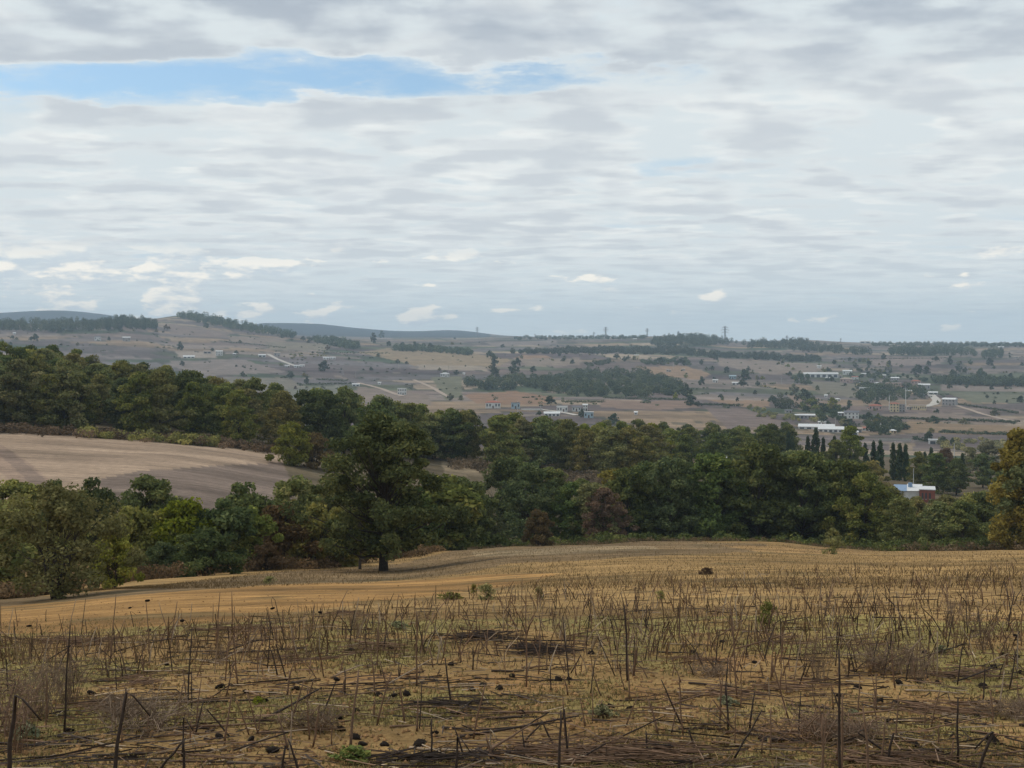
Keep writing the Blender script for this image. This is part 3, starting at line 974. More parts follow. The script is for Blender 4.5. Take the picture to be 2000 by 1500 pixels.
# ------------------------------------------------------------------ woods of the middle distance: every tree its own thing
ORD = ['first', 'second', 'third', 'fourth', 'fifth', 'sixth', 'seventh', 'eighth', 'ninth', 'tenth', 'eleventh', 'twelfth', 'thirteenth', 'fourteenth', 'fifteenth',
       'sixteenth', 'seventeenth', 'eighteenth', 'nineteenth', 'twentieth', 'twenty-first', 'twenty-second', 'twenty-third', 'twenty-fourth', 'twenty-fifth']
COLN = {'oak': 'green', 'dark': 'dark green', 'olive': 'olive-brown', 'russet': 'rusty brown', 'lime': 'yellowish green'}


def wood(poly_u, rows, step, Hr, leaves, kind, label, group, jitter=0.5, ms=T_MID, rot=None, ordinal=None):
    """rows of trees: ranges r for u in poly_u, spaced step metres"""
    for ri, r in enumerate(rows):
        u = poly_u[0] + (ri % 2) * step * 0.5 * F / r
        seen = 0
        while u < poly_u[1]:
            q = r * (1 + RND.uniform(-0.02, 0.02) * jitter * 2)
            H = RND.uniform(*Hr)
            m = RND.choice(ms)
            lf = RND.choice(leaves)
            lab = label[lf]
            if ordinal and u > -40:
                lab = COLN[lf] + ' oak, ' + ORD[min(seen, 24)] + ' from the left in ' + ordinal[ri % len(ordinal)]
                seen += 1
            o = plant(kind, m, at(u + RND.uniform(-1, 1) * step * 0.25 * F / r, q), lab, 'tree', group, leaf=lf)
            s = H / 12.0 if ms is T_MID else H / 13.0
            ww = RND.uniform(0.85, 1.2)
            o.scale = (s * ww, s * ww, s)
            u += step * RND.uniform(0.75, 1.25) * F / r


def L(place):
    return {'oak': 'green oak ' + place, 'dark': 'dark green oak ' + place, 'olive': 'olive-brown autumn oak ' + place, 'russet': 'rusty brown oak ' + place,
            'lime': 'yellowish green oak ' + place, 'grey': 'grey-green tree ' + place, 'gold': 'golden yellow tree ' + place}


mixA = ['oak', 'oak', 'oak', 'dark', 'olive', 'olive', 'oak']
wood((-130, 560), [270], 5.6, (10.5, 14.0), mixA, 'oak_tree', L('in the front row of the wood above the pale ploughed field'), 'front row of the left wood', ordinal=['the front row above the pale field'])
wood((-130, 545), [286, 304, 324], 6.0, (10, 13), mixA, 'oak_tree', L('inside the wood on the left slope'), 'middle of the left wood', ordinal=['the second row of the left wood', 'the third row of the left wood', 'the fourth row of the left wood'])
wood((-130, 450), [350, 380], 6.2, (9.5, 12), ['oak', 'olive', 'oak', 'dark', 'olive'], 'oak_tree', L('along the crest of the left wood'), 'crest of the left wood', ordinal=['the row below the left wood crest', 'the crest row of the left wood'])
wood((585, 760), [278, 300], 6.0, (11.5, 14.5), ['oak', 'dark', 'dark', 'oak'], 'oak_tree', L('in the wood behind the lone oak'), 'wood behind the lone oak', ordinal=['the front row behind the lone oak', 'the back row behind the lone oak'])
wood((760, 1015), [306, 322, 340], 5.2, (10, 12.5), ['oak', 'olive', 'oak', 'dark', 'olive'], 'oak_tree', L('in the ridge wood right of the lone oak'), 'ridge wood beside the lone oak', ordinal=['the ridge wood front beside the lone oak', 'the ridge wood middle beside the lone oak', 'the ridge wood back beside the lone oak'])
wood((1010, 1275), [316, 334, 352], 5.4, (9.5, 12), ['oak', 'olive', 'oak', 'olive', 'lime'], 'oak_tree', L('in the ridge wood above the dark belt'), 'ridge wood above the dark belt', ordinal=['the ridge wood front above the belt', 'the ridge wood middle above the belt', 'the ridge wood back above the belt'])
wood((1190, 1545), [470, 520], 8.0, (11, 14.5), ['oak', 'dark', 'oak', 'dark'], 'oak_tree', L('in the far wood beside the cypresses'), 'far wood beside the cypresses', ordinal=['the far wood front row beside cypresses', 'the far wood back row beside cypresses'])
# the dark belt just behind the crest of the near field
BELT = [(930, 172, 8.6, 'dark'), (985, 190, 12.0, 'dark'), (1030, 182, 11.8, 'dark'), (1075, 192, 11.4, 'oak'), (1120, 180, 9.0, 'dark'), (1160, 178, 9.0, 'olive'),
        (1186, 188, 11.5, 'gold'), (1178, 176, 8.0, 'russet'), (1140, 215, 9.5, 'lime'), (1225, 185, 11.5, 'dark'), (1268, 192, 13.2, 'dark'), (1310, 186, 13.2, 'dark'), (1352, 195, 13.4, 'dark'),
        (1395, 188, 14.2, 'dark'), (1440, 196, 14.8, 'dark'), (1482, 190, 16.0, 'dark'), (1525, 198, 15.2, 'dark'), (1566, 190, 15.0, 'dark'), (1610, 197, 14.2, 'dark'),
        (1655, 190, 13.8, 'dark'), (1692, 186, 11.6, 'oak'), (1765, 176, 7.6, 'oak'), (1010, 215, 10.5, 'dark'), (1250, 215, 13, 'dark'), (1330, 218, 13.5, 'dark'),
        (1420, 220, 15, 'dark'), (1505, 222, 16.0, 'dark'), (1590, 222, 15.0, 'oak'), (1670, 220, 13.5, 'dark')]
blab = {'dark': 'dark green oak in the belt of trees behind the field crest', 'oak': 'mid-green oak in the belt of trees behind the field crest'}
BELT.sort()
nb_ = {0: 0, 1: 0}
for i, (u, r, H, lf) in enumerate(BELT):
    lab = blab.get(lf)
    if lab:
        bk = int(r > 205)
        lab = COLN[lf] + ' oak, ' + ORD[nb_[bk]] + ' from the left in the ' + ('back' if bk else 'front') + ' row of the dark belt'
        nb_[bk] += 1
    grp = 'dark belt behind the field crest'
    if lf == 'gold':
        lab, grp = 'golden yellow tree top in a gap of the dark tree belt', None
    elif lf == 'olive':
        lab, grp = 'olive brown tree below the golden yellow tree top', None
    elif lf == 'russet':
        lab, grp = 'rusty tree below the golden yellow tree top', None
    elif lf == 'lime':
        lab, grp = 'yellowish green tree beside the golden yellow tree top', None
    elif u == 1765:
        lab, grp = 'small round green tree at the right end of the dark belt', None
    m = T_BELT[i % 3]
    o = plant('oak_tree', m, at(u, r), lab, 'tree', grp, leaf=lf)
    s = H / 12.0
    o.scale = (s * 1.02, s * 1.02, s)
# trees to the right, around the brick building and the cypresses
RIGHT = [
    (1735, 205, 8.0, 'oak', 'green tree just left of the small round tree, behind the field crest'),
    (1800, 210, 8.6, 'olive', 'olive tree right of the small round tree'), (1838, 190, 7.6, 'oak', 'green tree left of the narrow tree at the right field edge'),
    (1880, 180, 7.0, 'oak', 'narrow green tree at the right end of the field edge'), (1922, 186, 8.5, 'dark', 'dark tree beside the golden tree'),
    (1850, 235, 9.2, 'olive', 'olive green tree in front of the brick building'), (1900, 240, 9.5, 'olive', 'second olive green tree in front of the brick building, further right'),
    (1945, 235, 9.5, 'oak', 'green tree behind the dark tree by the golden tree'), (1790, 260, 8.0, 'olive', 'low olive tree below the blue roofed building'),
    (1740, 265, 9.5, 'lime', 'yellowish green tree left of the blue roofed building'), (1752, 318, 4.8, 'olive', 'low olive tree half covering the blue roof'), (1700, 330, 10.0, 'olive', 'olive tree below the dark cypresses'),
    (1830, 370, 10.5, 'dark', 'large rounded dark tree behind the brick building'), (1868, 368, 9.5, 'dark', 'dark tree at the right of the large rounded dark tree'),
    (1795, 390, 9.5, 'oak', 'green tree behind the white pole'), (1920, 400, 9.5, 'dark', 'dark tree below the hazy grey tree'), (1930, 520, 11.0, 'grey', 'hazy grey-green tree behind the slim cypress'),
    (1895, 500, 9.0, 'grey', 'grey-green tree between slim cypress and red roof'), (1965, 380, 9.0, 'oak', 'green tree partly behind the golden tree'),
    (1660, 420, 14.5, 'lime', 'broad light green tree among the cypresses'), (1632, 405, 10.0, 'oak', 'green tree at the left of the broad light green tree'),
    (1712, 300, 9.0, 'olive', 'olive tree at the edge of the dark belt below the cypresses'), (1760, 420, 8.0, 'oak', 'green tree between the two cypress groups'),
    (1848, 480, 9.0, 'russet', 'brownish tree between the cypresses and the red roof'), (1985, 300, 9.5, 'oak', 'green tree hidden behind the golden tree'),
    (1600, 300, 9.0, 'dark', 'dark tree behind the belt, below the cypress row'), (1540, 330, 10.0, 'oak', 'green tree behind the belt, left of the cypress row'),
    (1460, 345, 11.0, 'oak', 'green tree behind the middle of the dark belt'), (1400, 350, 11.0, 'dark', 'dark tree behind the middle of the dark belt'), (1340, 345, 10.0, 'oak', 'green tree behind the left part of the dark belt'),
    (1500, 390, 11.5, 'dark', 'dark tree in front of the leftmost cypresses'), (1440, 420, 11.5, 'oak', 'green tree in front of the far wood'), (1310, 400, 10.5, 'oak', 'green tree in front of the far wood, left end'),
]
for i, (u, r, H, lf, lab) in enumerate(RIGHT):
    o = plant('tree', T_MID[(i * 2) % 5], at(u, r), lab, 'tree', leaf=lf)
    s = H / 12.0
    o.scale = (s * 1.08, s * 1.08, s)
CYP = [(1540, 450, 12.5, 'leftmost tall cypress of the row'), (1547, 455, 11.0, 'cypress close beside the leftmost one'), (1578, 440, 11.5, 'broad cypress before the tallest one'),
       (1593, 440, 14.5, 'tallest cypress with a sharp tip'), (1608, 440, 11.5, 'broad cypress right of the tallest one'), (1625, 440, 11.0, 'cypress left of the broad light green tree'),
       (1630, 445, 12.5, 'slender cypress left of the broad light green tree'), (1690, 430, 11.0, 'cypress right of the broad light green tree'), (1706, 425, 12.0, 'dark cypress at the left side of the bare gap'),
       (1719, 422, 12.5, 'tall dark cypress at the edge of the bare gap'), (1744, 410, 12.0, 'cypress at the right side of the bare gap'), (1757, 408, 12.0, 'second cypress right of the bare gap'),
       (1769, 408, 11.8, 'third cypress right of the bare gap'), (1806, 430, 9.5, 'thin cypress left of the stout cypress'), (1819, 425, 11.0, 'stout cypress left of the red roof'),
       (1841, 430, 8.0, 'small cypress touching the red roof'), (1866, 420, 8.5, 'cypress right of the red roof'), (1880, 410, 10.0, 'slim lone cypress at the right')]
for i, (u, r, H, lab) in enumerate(CYP):
    o = plant('cypress_tree', T_CYP[i % 2] if i not in (0, 17) else T_CYP[0], at(u, r), lab, 'cypress', 'cypresses behind the belt', leaf='cypress')
    s = H / 13.0 * 0.88
    o.scale = (s * 0.95, s * 0.95, s)


# ------------------------------------------------------------------ stuff: masses of vegetation nobody could count
def mass(name, pts, H, R, per, leaf, mat, label, cat, seed, shape=0.6, kind='stuff'):
    """crowns merged to one mass; pts (n,2) world XY"""
    g = np.random.default_rng(seed)
    pts = np.asarray(pts)
    n = len(pts)
    h = g.uniform(*H, n)
    rad = g.uniform(*R, n)
    own = np.repeat(np.arange(n), per)
    m_ = len(own)
    d = g.normal(size=(m_, 3))
    d /= np.linalg.norm(d, axis=1, keepdims=True)
    q = g.uniform(0.35, 1.0, m_) ** 0.5
    base = gz(pts[:, 0], pts[:, 1])
    Cn = np.stack([pts[own, 0] + d[:, 0] * q * rad[own], pts[own, 1] + d[:, 1] * q * rad[own],
                   base[own] + h[own] * 0.52 + d[:, 2] * q * h[own] * 0.48], 1)
    nrm = d + g.normal(size=(m_, 3)) * 0.6 + np.array((0, 0, 0.3))
    nrm /= np.linalg.norm(nrm, axis=1, keepdims=True)
    tone = np.clip(g.uniform(0.05, 0.9, n)[own] + g.normal(0, 0.16, m_), 0, 1)
    V, f, tn = leaf_faces(Cn, leaf * g.uniform(0.6, 1.3, m_), nrm, g, tone, 1.2)
    o = link(name, mesh_np(name, V, f, {'tone': tn}), LEAF[mat])
    tag(o, label, cat, kind=kind)
    return o


def in_poly(poly, n, lo, hi, g):
    """n ground points whose photo position falls in poly"""
    P_ = np.array(poly, float)
    out_ = []
    x0, x1, y0, y1 = P_[:, 0].min(), P_[:, 0].max(), P_[:, 1].min(), P_[:, 1].max()
    tries = 0
    while len(out_) < n and tries < n * 40:
        tries += 1
        u, y = g.uniform(x0, x1), g.uniform(y0, y1)
        if inside(np.array([u]), np.array([y]), poly)[0]:
            r = find_r(u, y, lo, hi)
            out_.append(polar(u, r))
    return np.array(out_)


gm = np.random.default_rng(5)
WOODS = [   # polygon of the ground, number of crowns, range limits, label
    ([(905, 752), (960, 745), (1060, 742), (1150, 730), (1250, 728), (1330, 752), (1345, 772), (1240, 778), (1130, 776), (1040, 762), (930, 764)], 210, 900, 3000, 'broad bluish green wood across the middle of the valley'),
    ([(985, 690), (1100, 684), (1240, 682), (1350, 684), (1360, 694), (1200, 692), (1000, 692)], 150, 1500, 5000, 'long dark belt of wood along the upper slope, centre'),
    ([(1270, 668), (1310, 661), (1350, 659), (1400, 663), (1440, 672), (1380, 678), (1270, 678)], 140, 2000, 5200, 'dark wooded hump on the skyline beside the tallest pylon'),
    ([(1340, 690), (1450, 694), (1600, 702), (1600, 709), (1440, 702), (1340, 696)], 90, 1500, 5000, 'dark hedge-like belt of trees sloping down, right of centre'),
    ([(1450, 672), (1560, 668), (1640, 682), (1700, 690), (1700, 696), (1600, 690), (1450, 680)], 110, 2000, 5200, 'dark wood under the skyline right of the tallest pylon'),
    ([(1735, 686), (1850, 684), (1905, 690), (1905, 697), (1740, 695)], 90, 1500, 5000, 'dark flat wood under the right skyline'),
    ([(1920, 692), (1960, 690), (1960, 700), (1920, 702)], 24, 1500, 5000, 'small dark copse under the right skyline'),
    ([(1820, 744), (1900, 745), (2040, 750), (2040, 758), (1830, 752)], 100, 900, 4000, 'long straight dark row of trees at the right edge'),
    ([(-20, 634), (60, 633), (150, 632), (180, 634), (180, 648), (100, 650), (-20, 646)], 110, 1900, 4300, 'dark wood under the blue mountain, far left'),
    ([(170, 640), (220, 627), (305, 630), (305, 645), (250, 644), (180, 648)], 100, 1900, 4300, 'dark rounded wood on the left skyline'),
    ([(345, 618), (400, 620), (450, 630), (520, 645), (580, 656), (575, 662), (500, 652), (420, 638), (350, 624)], 130, 2300, 4500, 'dark wood capping the highest hill on the left skyline'),
    ([(600, 662), (660, 664), (700, 674), (700, 684), (660, 680), (610, 668)], 70, 1600, 4500, 'dark copse running down the slope, left of centre'),
    ([(770, 680), (830, 680), (925, 690), (925, 696), (830, 688), (770, 686)], 70, 1500, 4500, 'dark straight belt of trees above the tan field'),
    ([(1670, 755), (1720, 752), (1800, 762), (1810, 778), (1750, 785), (1680, 790)], 80, 900, 2600, 'dark pine grove below the village houses'),
    ([(1660, 722), (1760, 725), (1810, 738), (1810, 748), (1740, 740), (1660, 738)], 60, 900, 3000, 'trees standing between the upper village houses'),
    ([(1545, 735), (1590, 738), (1590, 752), (1550, 752)], 22, 900, 3000, 'dark clump of trees below the long upper barn'),
    ([(1500, 775), (1560, 782), (1600, 800), (1560, 808), (1500, 798)], 26, 900, 3000, 'trees left of the white roofed houses, lower village'),
    ([(1690, 825), (1760, 828), (1780, 848), (1700, 850)], 46, 800, 2600, 'dark thicket around the small white spire'),
    ([(1595, 798), (1650, 800), (1650, 826), (1600, 824)], 36, 800, 2600, 'light green trees behind the lower white barns'),
    ([(1140, 712), (1190, 704), (1195, 712), (1150, 718)], 26, 1400, 4000, 'copse on the slope above the broad wood'),
    ([(1250, 705), (1340, 700), (1350, 716), (1250, 712)], 50, 1300, 4000, 'scattered trees around the small yellowish house'),
    ([(1450, 790), (1530, 812), (1600, 820), (1590, 828), (1480, 815)], 60, 800, 2500, 'green scrubby bank sloping down towards the lower barns'),
    ([(1000, 660), (1150, 657), (1260, 659), (1260, 663), (1000, 665)], 70, 2800, 6000, 'thin line of trees along the central skyline'),
    ([(1700, 672), (1850, 672), (2040, 674), (2040, 678), (1700, 677)], 110, 2800, 6000, 'line of trees along the right skyline'),
    ([(1830, 862), (1900, 858), (2000, 870), (2000, 885), (1880, 885), (1830, 880)], 70, 600, 1600, 'rough scrub at the foot of the valley, right edge'),
    ([(560, 690), (640, 688), (650, 698), (570, 702)], 30, 1400, 4000, 'olive orchard rows beside the small white farm buildings'),
]
for i, (poly, n, lo, hi, lab) in enumerate(WOODS):
    lg = any(w_ in lab for w_ in ('scrub', 'orchard'))
    n = int(n * 0.7) if any(w_ in lab for w_ in ('village', 'barn', 'clump')) else n
    vil = any(w_ in lab for w_ in ('village', 'thicket', 'barn', 'grove', 'clump', 'yellowish house', 'copse on'))
    sky_ = 'skyline' in lab or 'mountain' in lab or 'wooded' in lab
    if 'grove' in lab:
        vil, n = False, int(n * 0.7)
    pts = in_poly(poly, int(n * (1.1 if (vil or lg) else 1.75)), lo, hi, gm)
    mass('wood' if not lg else 'scrub', pts, (2, 3.5) if lg else ((3.0, 6.5) if vil else (((6, 11) if 'line of' in lab else (10, 18)) if sky_ else (5.5, 12.5))), (1.5, 2.6) if lg else ((2.2, 4.0) if vil else (3.8, 6.5)), 70 if lg else 130,
         0.9 if lg else (1.1 if vil else 1.6), 'fargreen' if not lg else 'olive', lab, 'wood' if not lg else 'scrub', 300 + i)

# hedge banks between parcels
HEDGES = [
    ([(1180, 778), (1260, 780), (1345, 782)], 'thin dark hedge below the broad valley wood'),
    ([(1100, 786), (1180, 786)], 'low dark bank above the reddish field'),
    ([(1345, 790), (1450, 794)], 'dark hedge line beside the two round trees'),
    ([(1720, 818), (1820, 820), (1870, 822), (1990, 826)], 'long thin dark hedge below the yellow village house'),
    ([(1835, 845), (1900, 848), (2000, 850)], 'dark broken hedge across the tan field, right edge'),
    ([(600, 752), (690, 750)], 'dark hedge beside the lone field trees, left valley'),
    ([(620, 742), (680, 745)], 'short hedge above the lone field trees, left valley'),
    ([(1640, 702), (1860, 700)], 'thin hedge across the upper right fields'),
    ([(440, 668), (560, 680)], 'hedge on the terraces of the left hill'),
    ([(620, 690), (760, 690)], 'hedge along the terrace above the tan field'),
    ([(1870, 790), (1990, 808)], 'hedge sloping from the white farm, right edge'),
]
for i, (line, lab) in enumerate(HEDGES):
    pts = []
    for (u0, y0), (u1, y1) in zip(line[:-1], line[1:]):
        k = int(abs(u1 - u0) / 2.2) + 1
        for j in range(k):
            q = j / k
            u, y = u0 + (u1 - u0) * q, y0 + (y1 - y0) * q
            r = find_r(u, y, 700, 5000)
            pts.append(polar(u + gm.normal(0, 0.8), r * (1 + gm.normal(0, 0.003))))
    o = mass('hedge', pts, (1.2, 2.8), (1.3, 2.2), 26, 0.8, 'fargreen', lab, 'hedge', 500 + i, kind=None)

# lone trees out in the valley: (u, row of base, height px, leaf, which)
LONE = [
    (66, 668, 16, 'dark tree behind the left wood, far valley'), (352, 684, 16, 'bluish tree left of the pale farm yard'), (402, 640, 10, 'lone dark tree on the bare brown slope of the left hill'),
    (326, 645, 12, 'brownish tree at the end of the rounded left wood'), (232, 648, 18, 'tall dark tree hanging below the rounded left wood'), (355, 714, 9, 'small dark tree above the pale left field'),
    (462, 692, 8, 'small dark tree beside the white farm building'), (474, 736, 10, 'green bush tree on the pale left field'), (551, 660, 8, 'tiny dark tree on the terrace, left of centre'),
    (592, 666, 10, 'small dark tree on the terrace, right of the tiny one'), (640, 684, 10, 'brownish lone tree below the terrace'), (634, 725, 20, 'large round lone tree below the twin white sheds'),
    (566, 740, 14, 'round lone tree left of the short hedge'), (599, 750, 13, 'lone tree at the left end of the hedge, left valley'), (577, 760, 6, 'tiny reddish bush above the left wood'),
    (729, 670, 20, 'dark tall tree group beside the copse, left of centre'), (745, 660, 14, 'dark round tree on the slope, centre left'), (760, 676, 10, 'dark tree at the left end of the straight belt'),
    (788, 682, 14, 'round tree in the straight belt above the tan field'), (810, 683, 16, 'tall round tree in the straight belt above the tan field'), (840, 684, 14, 'dark tree at the right of the straight belt'),
    (958, 700, 16, 'dark tree at the top of the vertical tree group'), (966, 720, 26, 'tall dark tree in the vertical tree group'), (965, 737, 20, 'dark tree at the bottom of the vertical tree group'),
    (1008, 716, 18, 'round tree right of the vertical tree group'), (1003, 732, 22, 'dark round tree above the broad valley wood'), (1042, 727, 12, 'dark tree above the broad valley wood, further right'),
    (1076, 792, 20, 'round dark tree standing above the white houses'), (1103, 764, 14, 'lone tree on the small orange field'), (1141, 766, 18, 'tree at the right of the small orange field'), (1068, 764, 17, 'dark tree at the left of the small orange field'),
    (1340, 776, 24, 'big dark tree at the right end of the broad valley wood'), (1350, 792, 20, 'dark tree just below the big dark tree'), (1364, 795, 12, 'small tree beside the two big dark trees'),
    (1370, 752, 16, 'round bluish tree on the orange slope'), (1395, 702, 14, 'tree above the upper right parcels'), (1408, 779, 10, 'small lone tree on the mauve field'), (1440, 784, 8, 'tiny lone tree on the mauve field, right'),
    (1455, 742, 20, 'dark tree group beside the pale blue roof'), (1452, 756, 16, 'dark tree below the pale blue roof'), (1480, 754, 10, 'tree right of the pale blue roof'), (1475, 770, 8, 'lone small tree left of the orange parcel'),
    (1508, 786, 14, 'dark tree on the orange parcel'), (1551, 770, 20, 'round grey-green tree above the lower village'), (1570, 782, 22, 'large dark tree above the white roofed houses'), (1590, 788, 14, 'green tree beside the large dark tree'),
    (1629, 712, 9, 'lone dark tree on the upper right parcel'), (1660, 705, 7, 'tiny dark tree on the upper right parcel'), (1575, 704, 14, 'tall tree on the upper hedge'), (1726, 702, 11, 'dark tree at the edge of the upper fields'),
    (1813, 714, 9, 'lone dark tree, right upper fields'), (1856, 712, 16, 'tall dark tree, right upper fields'), (1895, 712, 9, 'lone round tree, right upper fields'), (1932, 714, 14, 'dark tree pair, right upper fields'),
    (1830, 706, 10, 'spreading dark tree, right upper fields'), (1872, 726, 14, 'dark tree above the long straight row'), (1860, 736, 14, 'tree between the village and the long straight row'), (1918, 738, 18, 'large dark tree above the long straight row'), (1885, 728, 10, 'small tree above the long straight row'),
    (1974, 738, 9, 'lone tree at the right edge above the row'), (1855, 760, 10, 'dark tree below the long straight row, left'), (1888, 758, 7, 'small dark tree below the row, second'), (1937, 761, 7, 'small dark tree below the row, third'), (1965, 761, 6, 'small dark tree below the row, fourth'),
    (1928, 778, 7, 'lone small tree on the greenish field'), (1993, 786, 12, 'tree at the right edge on the greenish field'), (1880, 830, 14, 'round grey bush tree on the long thin hedge'), (1659, 800, 18, 'dark pointed tree left of the red roofed low house'), (1625, 795, 18, 'yellow-green tree behind the white roofed houses'),
    (1575, 806, 14, 'dark tree above the white roofed houses, left'), (1610, 806, 16, 'dark tree above the white roofed houses, right'), (1815, 862, 18, 'dark tree beside the white cube shed'), (1840, 866, 14, 'green tree right of the white cube shed'), (1860, 868, 12, 'second green tree right of the white cube shed'),
    (1810, 730, 14, 'dark tree above the red roofed village house'), (1790, 732, 20, 'large dark tree behind the red roofed village house'), (1737, 716, 12, 'dark pine above the upper village'), (1420, 728, 12, 'green tree left of the pale blue roof'), (1390, 724, 10, 'tree above the orange slope'),
    (1136, 815, 16, 'dark tree in front of the pale blue house'), (1200, 828, 20, 'bluish round tree just above the ridge wood'), (1052, 812, 10, 'green tree left of the white roofed sheds'), (880, 782, 14, 'pale green tree above the ridge wood'), (900, 782, 10, 'pale green bush tree above the ridge wood'),
    (1205, 702, 12, 'round tree on the upper slope, centre'), (1220, 706, 10, 'tree left of the small yellowish house'), (1290, 712, 14, 'tree right of the small yellowish house'), (1330, 714, 16, 'dark tree on the slope, right of the small yellowish house'), (1370, 712, 10, 'tree on the slope above the orange field'),
]
ZL = {'fargreen': 0.8}
for i, (u, y, hp, lab) in enumerate(LONE):
    p, r = spot(u, y, 700, 5200)
    H = hp * r / F
    lf = 'lime' if 'yellow-green' in lab else ('grey' if ('grey' in lab or 'pale green' in lab) else ('russet' if ('reddish' in lab or 'brownish' in lab) else 'fargreen'))
    m = T_FAR[3] if ('pointed' in lab or 'pine' in lab or 'tall' in lab) else T_FAR[i % 3]
    o = plant('field_tree', m, p, lab, 'tree', leaf=lf)
    s = H / 8.0
    o.scale = (s * 1.05, s * 1.05, s)

# the many small scattered trees and bushes of the valley
SCAT = [([(330, 650), (600, 665), (690, 740), (520, 735), (340, 700)], 10, 'left valley slope'), ([(600, 690), (960, 690), (960, 740), (800, 760), (640, 720)], 12, 'valley slope left of centre'),
        ([(960, 680), (1240, 690), (1240, 725), (960, 725)], 14, 'upper slope in the centre'), ([(1240, 700), (1520, 700), (1540, 790), (1330, 790), (1260, 735)], 30, 'slope between the broad wood and the village'),
        ([(1500, 705), (1740, 705), (1720, 760), (1540, 770)], 60, 'upper village gardens'), ([(1540, 770), (1720, 780), (1760, 850), (1560, 830)], 50, 'lower village gardens'),
        ([(1740, 690), (2000, 690), (2000, 735), (1760, 725)], 14, 'upper fields at the right'), ([(1830, 765), (2000, 765), (2000, 860), (1800, 850)], 12, 'lower fields at the right'),
        ([(0, 640), (340, 640), (330, 690), (0, 690)], 14, 'slope under the left skyline'), ([(880, 655), (1260, 656), (1260, 682), (880, 690)], 16, 'fields below the central skyline')]
for k_, (poly, n, place) in enumerate(SCAT):
    cand = in_poly(poly, int(n * 7), 700, 5200, gm)
    v_, e_ = parcels(cand[:, 0], cand[:, 1], 150, 95, 5, 0.25)
    cand = cand[np.argsort(e_ + gm.uniform(0, 0.10, len(cand)))][:int(n * 0.92)]
    for i, (x, y) in enumerate(cand):
        r = math.hypot(x, y)
        o = plant('valley_tree', T_FAR[(i + k_) % 3], Vector((x, y, float(gz(x, y)) - 0.2)), 'small dark tree or bush scattered on the ' + place, 'tree', 'scattered trees, ' + place,
                  leaf=(['fargreen', 'oak', 'lime', 'fargreen', 'olive'][i % 5] if 'village' in place else ['fargreen', 'fargreen', 'grey', 'olive'][i % 4]))
        s = RND.uniform(2.6, 7.0) / 8.0
        o.scale = (s * RND.uniform(0.9, 1.5), s * RND.uniform(0.9, 1.5), s)

# thin hedgerows that follow the parcel borders
for k_, (poly, n, place) in enumerate([([(300, 640), (700, 665), (960, 700), (960, 760), (640, 765), (330, 720)], 420, 'left half of the valley'), ([(960, 670), (1500, 690), (1540, 800), (1250, 800), (960, 790)], 420, 'middle of the valley'),
                                       ([(1500, 690), (2040, 690), (2040, 870), (1750, 860), (1540, 800)], 460, 'right part of the valley'), ([(-20, 640), (330, 640), (330, 700), (-20, 700)], 160, 'slope under the left skyline')]):
    cand = in_poly(poly, n * 5, 700, 4500, gm)
    v_, e_ = parcels(cand[:, 0], cand[:, 1], 150, 95, 5, 0.25)
    cand = cand[(e_ < 0.05) & (v_ > 0.25)][:n]
    mass('hedgerows', cand, (1.0, 3.2), (1.2, 3.0), 34, 0.9, 'fargreen', 'thin dark hedgerows between parcels across the ' + place, 'hedge', 800 + k_)

# scrub along the edges of the middle fields
gs = np.random.default_rng(17)


def strip(line, n, spread, lo, hi):
    out_ = []
    for _ in range(n):
        k = gs.integers(0, len(line) - 1)
        q = gs.random()
        u = line[k][0] + (line[k + 1][0] - line[k][0]) * q
        r = line[k][1] + (line[k + 1][1] - line[k][1]) * q + gs.normal(0, spread)
        out_.append(polar(u, r))
    return np.array(out_)


mass('scrub', strip([(-260, 262), (0, 262), (300, 256), (550, 262)], 260, 3.0, 0, 0), (0.8, 2.0), (0.9, 1.8), 60, 0.35, 'scrub', 'brown scrub strip between pale ploughed field and left wood', 'scrub', 701)
mass('scrub', strip([(150, 258), (330, 252), (420, 256)], 60, 2.0, 0, 0), (1.0, 2.4), (1.0, 1.8), 80, 0.36, 'olive', 'green bramble strip below the left wood', 'scrub', 702)
mass('scrub', strip([(880, 296), (1010, 296), (1260, 292)], 130, 5.0, 0, 0), (0.8, 2.4), (0.9, 1.8), 60, 0.4, 'scrub', 'rusty brown scrub in the clearing above the dark belt', 'scrub', 703)
mass('scrub', strip([(-100, 80), (60, 78), (260, 88), (520, 100), (640, 112), (740, 122), (860, 132)], 220, 2.2, 0, 0), (0.4, 1.1), (0.5, 1.2), 80, 0.16, 'scrub', 'dry brown brambles along the foot of the left hedge', 'scrub', 704)
mass('scrub', strip([(860, 145), (1000, 152), (1300, 166), (1720, 160), (1960, 158)], 260, 3.0, 0, 0), (0.6, 1.8), (0.7, 1.5), 80, 0.28, 'dark', 'dark undergrowth along the foot of the tree belt', 'scrub', 705)
mass('scrub', strip([(900, 138), (1100, 142), (1300, 148), (1500, 148), (1720, 150)], 240, 3.5, 0, 0), (0.15, 0.6), (0.25, 0.7), 40, 0.10, 'scrub', 'low dry tufts along the crest of the near field', 'scrub', 709)
mass('scrub', strip([(1720, 160), (1860, 156), (2100, 150)], 120, 4.0, 0, 0), (0.5, 1.3), (0.6, 1.3), 70, 0.2, 'scrub', 'dry weeds along the right end of the field edge', 'scrub', 706)
mass('scrub', strip([(-260, 118), (60, 120), (300, 128), (560, 140), (700, 150)], 200, 5.0, 0, 0), (1.2, 3.2), (1.0, 2.0), 100, 0.3, 'oak', 'tangle of green bushes filling the gully behind the left hedge', 'scrub', 707)
mass('scrub', strip([(1700, 250), (1960, 260)], 90, 12.0, 0, 0), (1.2, 3.0), (1.2, 2.2), 90, 0.36, 'olive', 'olive scrub between the dark belt and the brick building', 'scrub', 708)


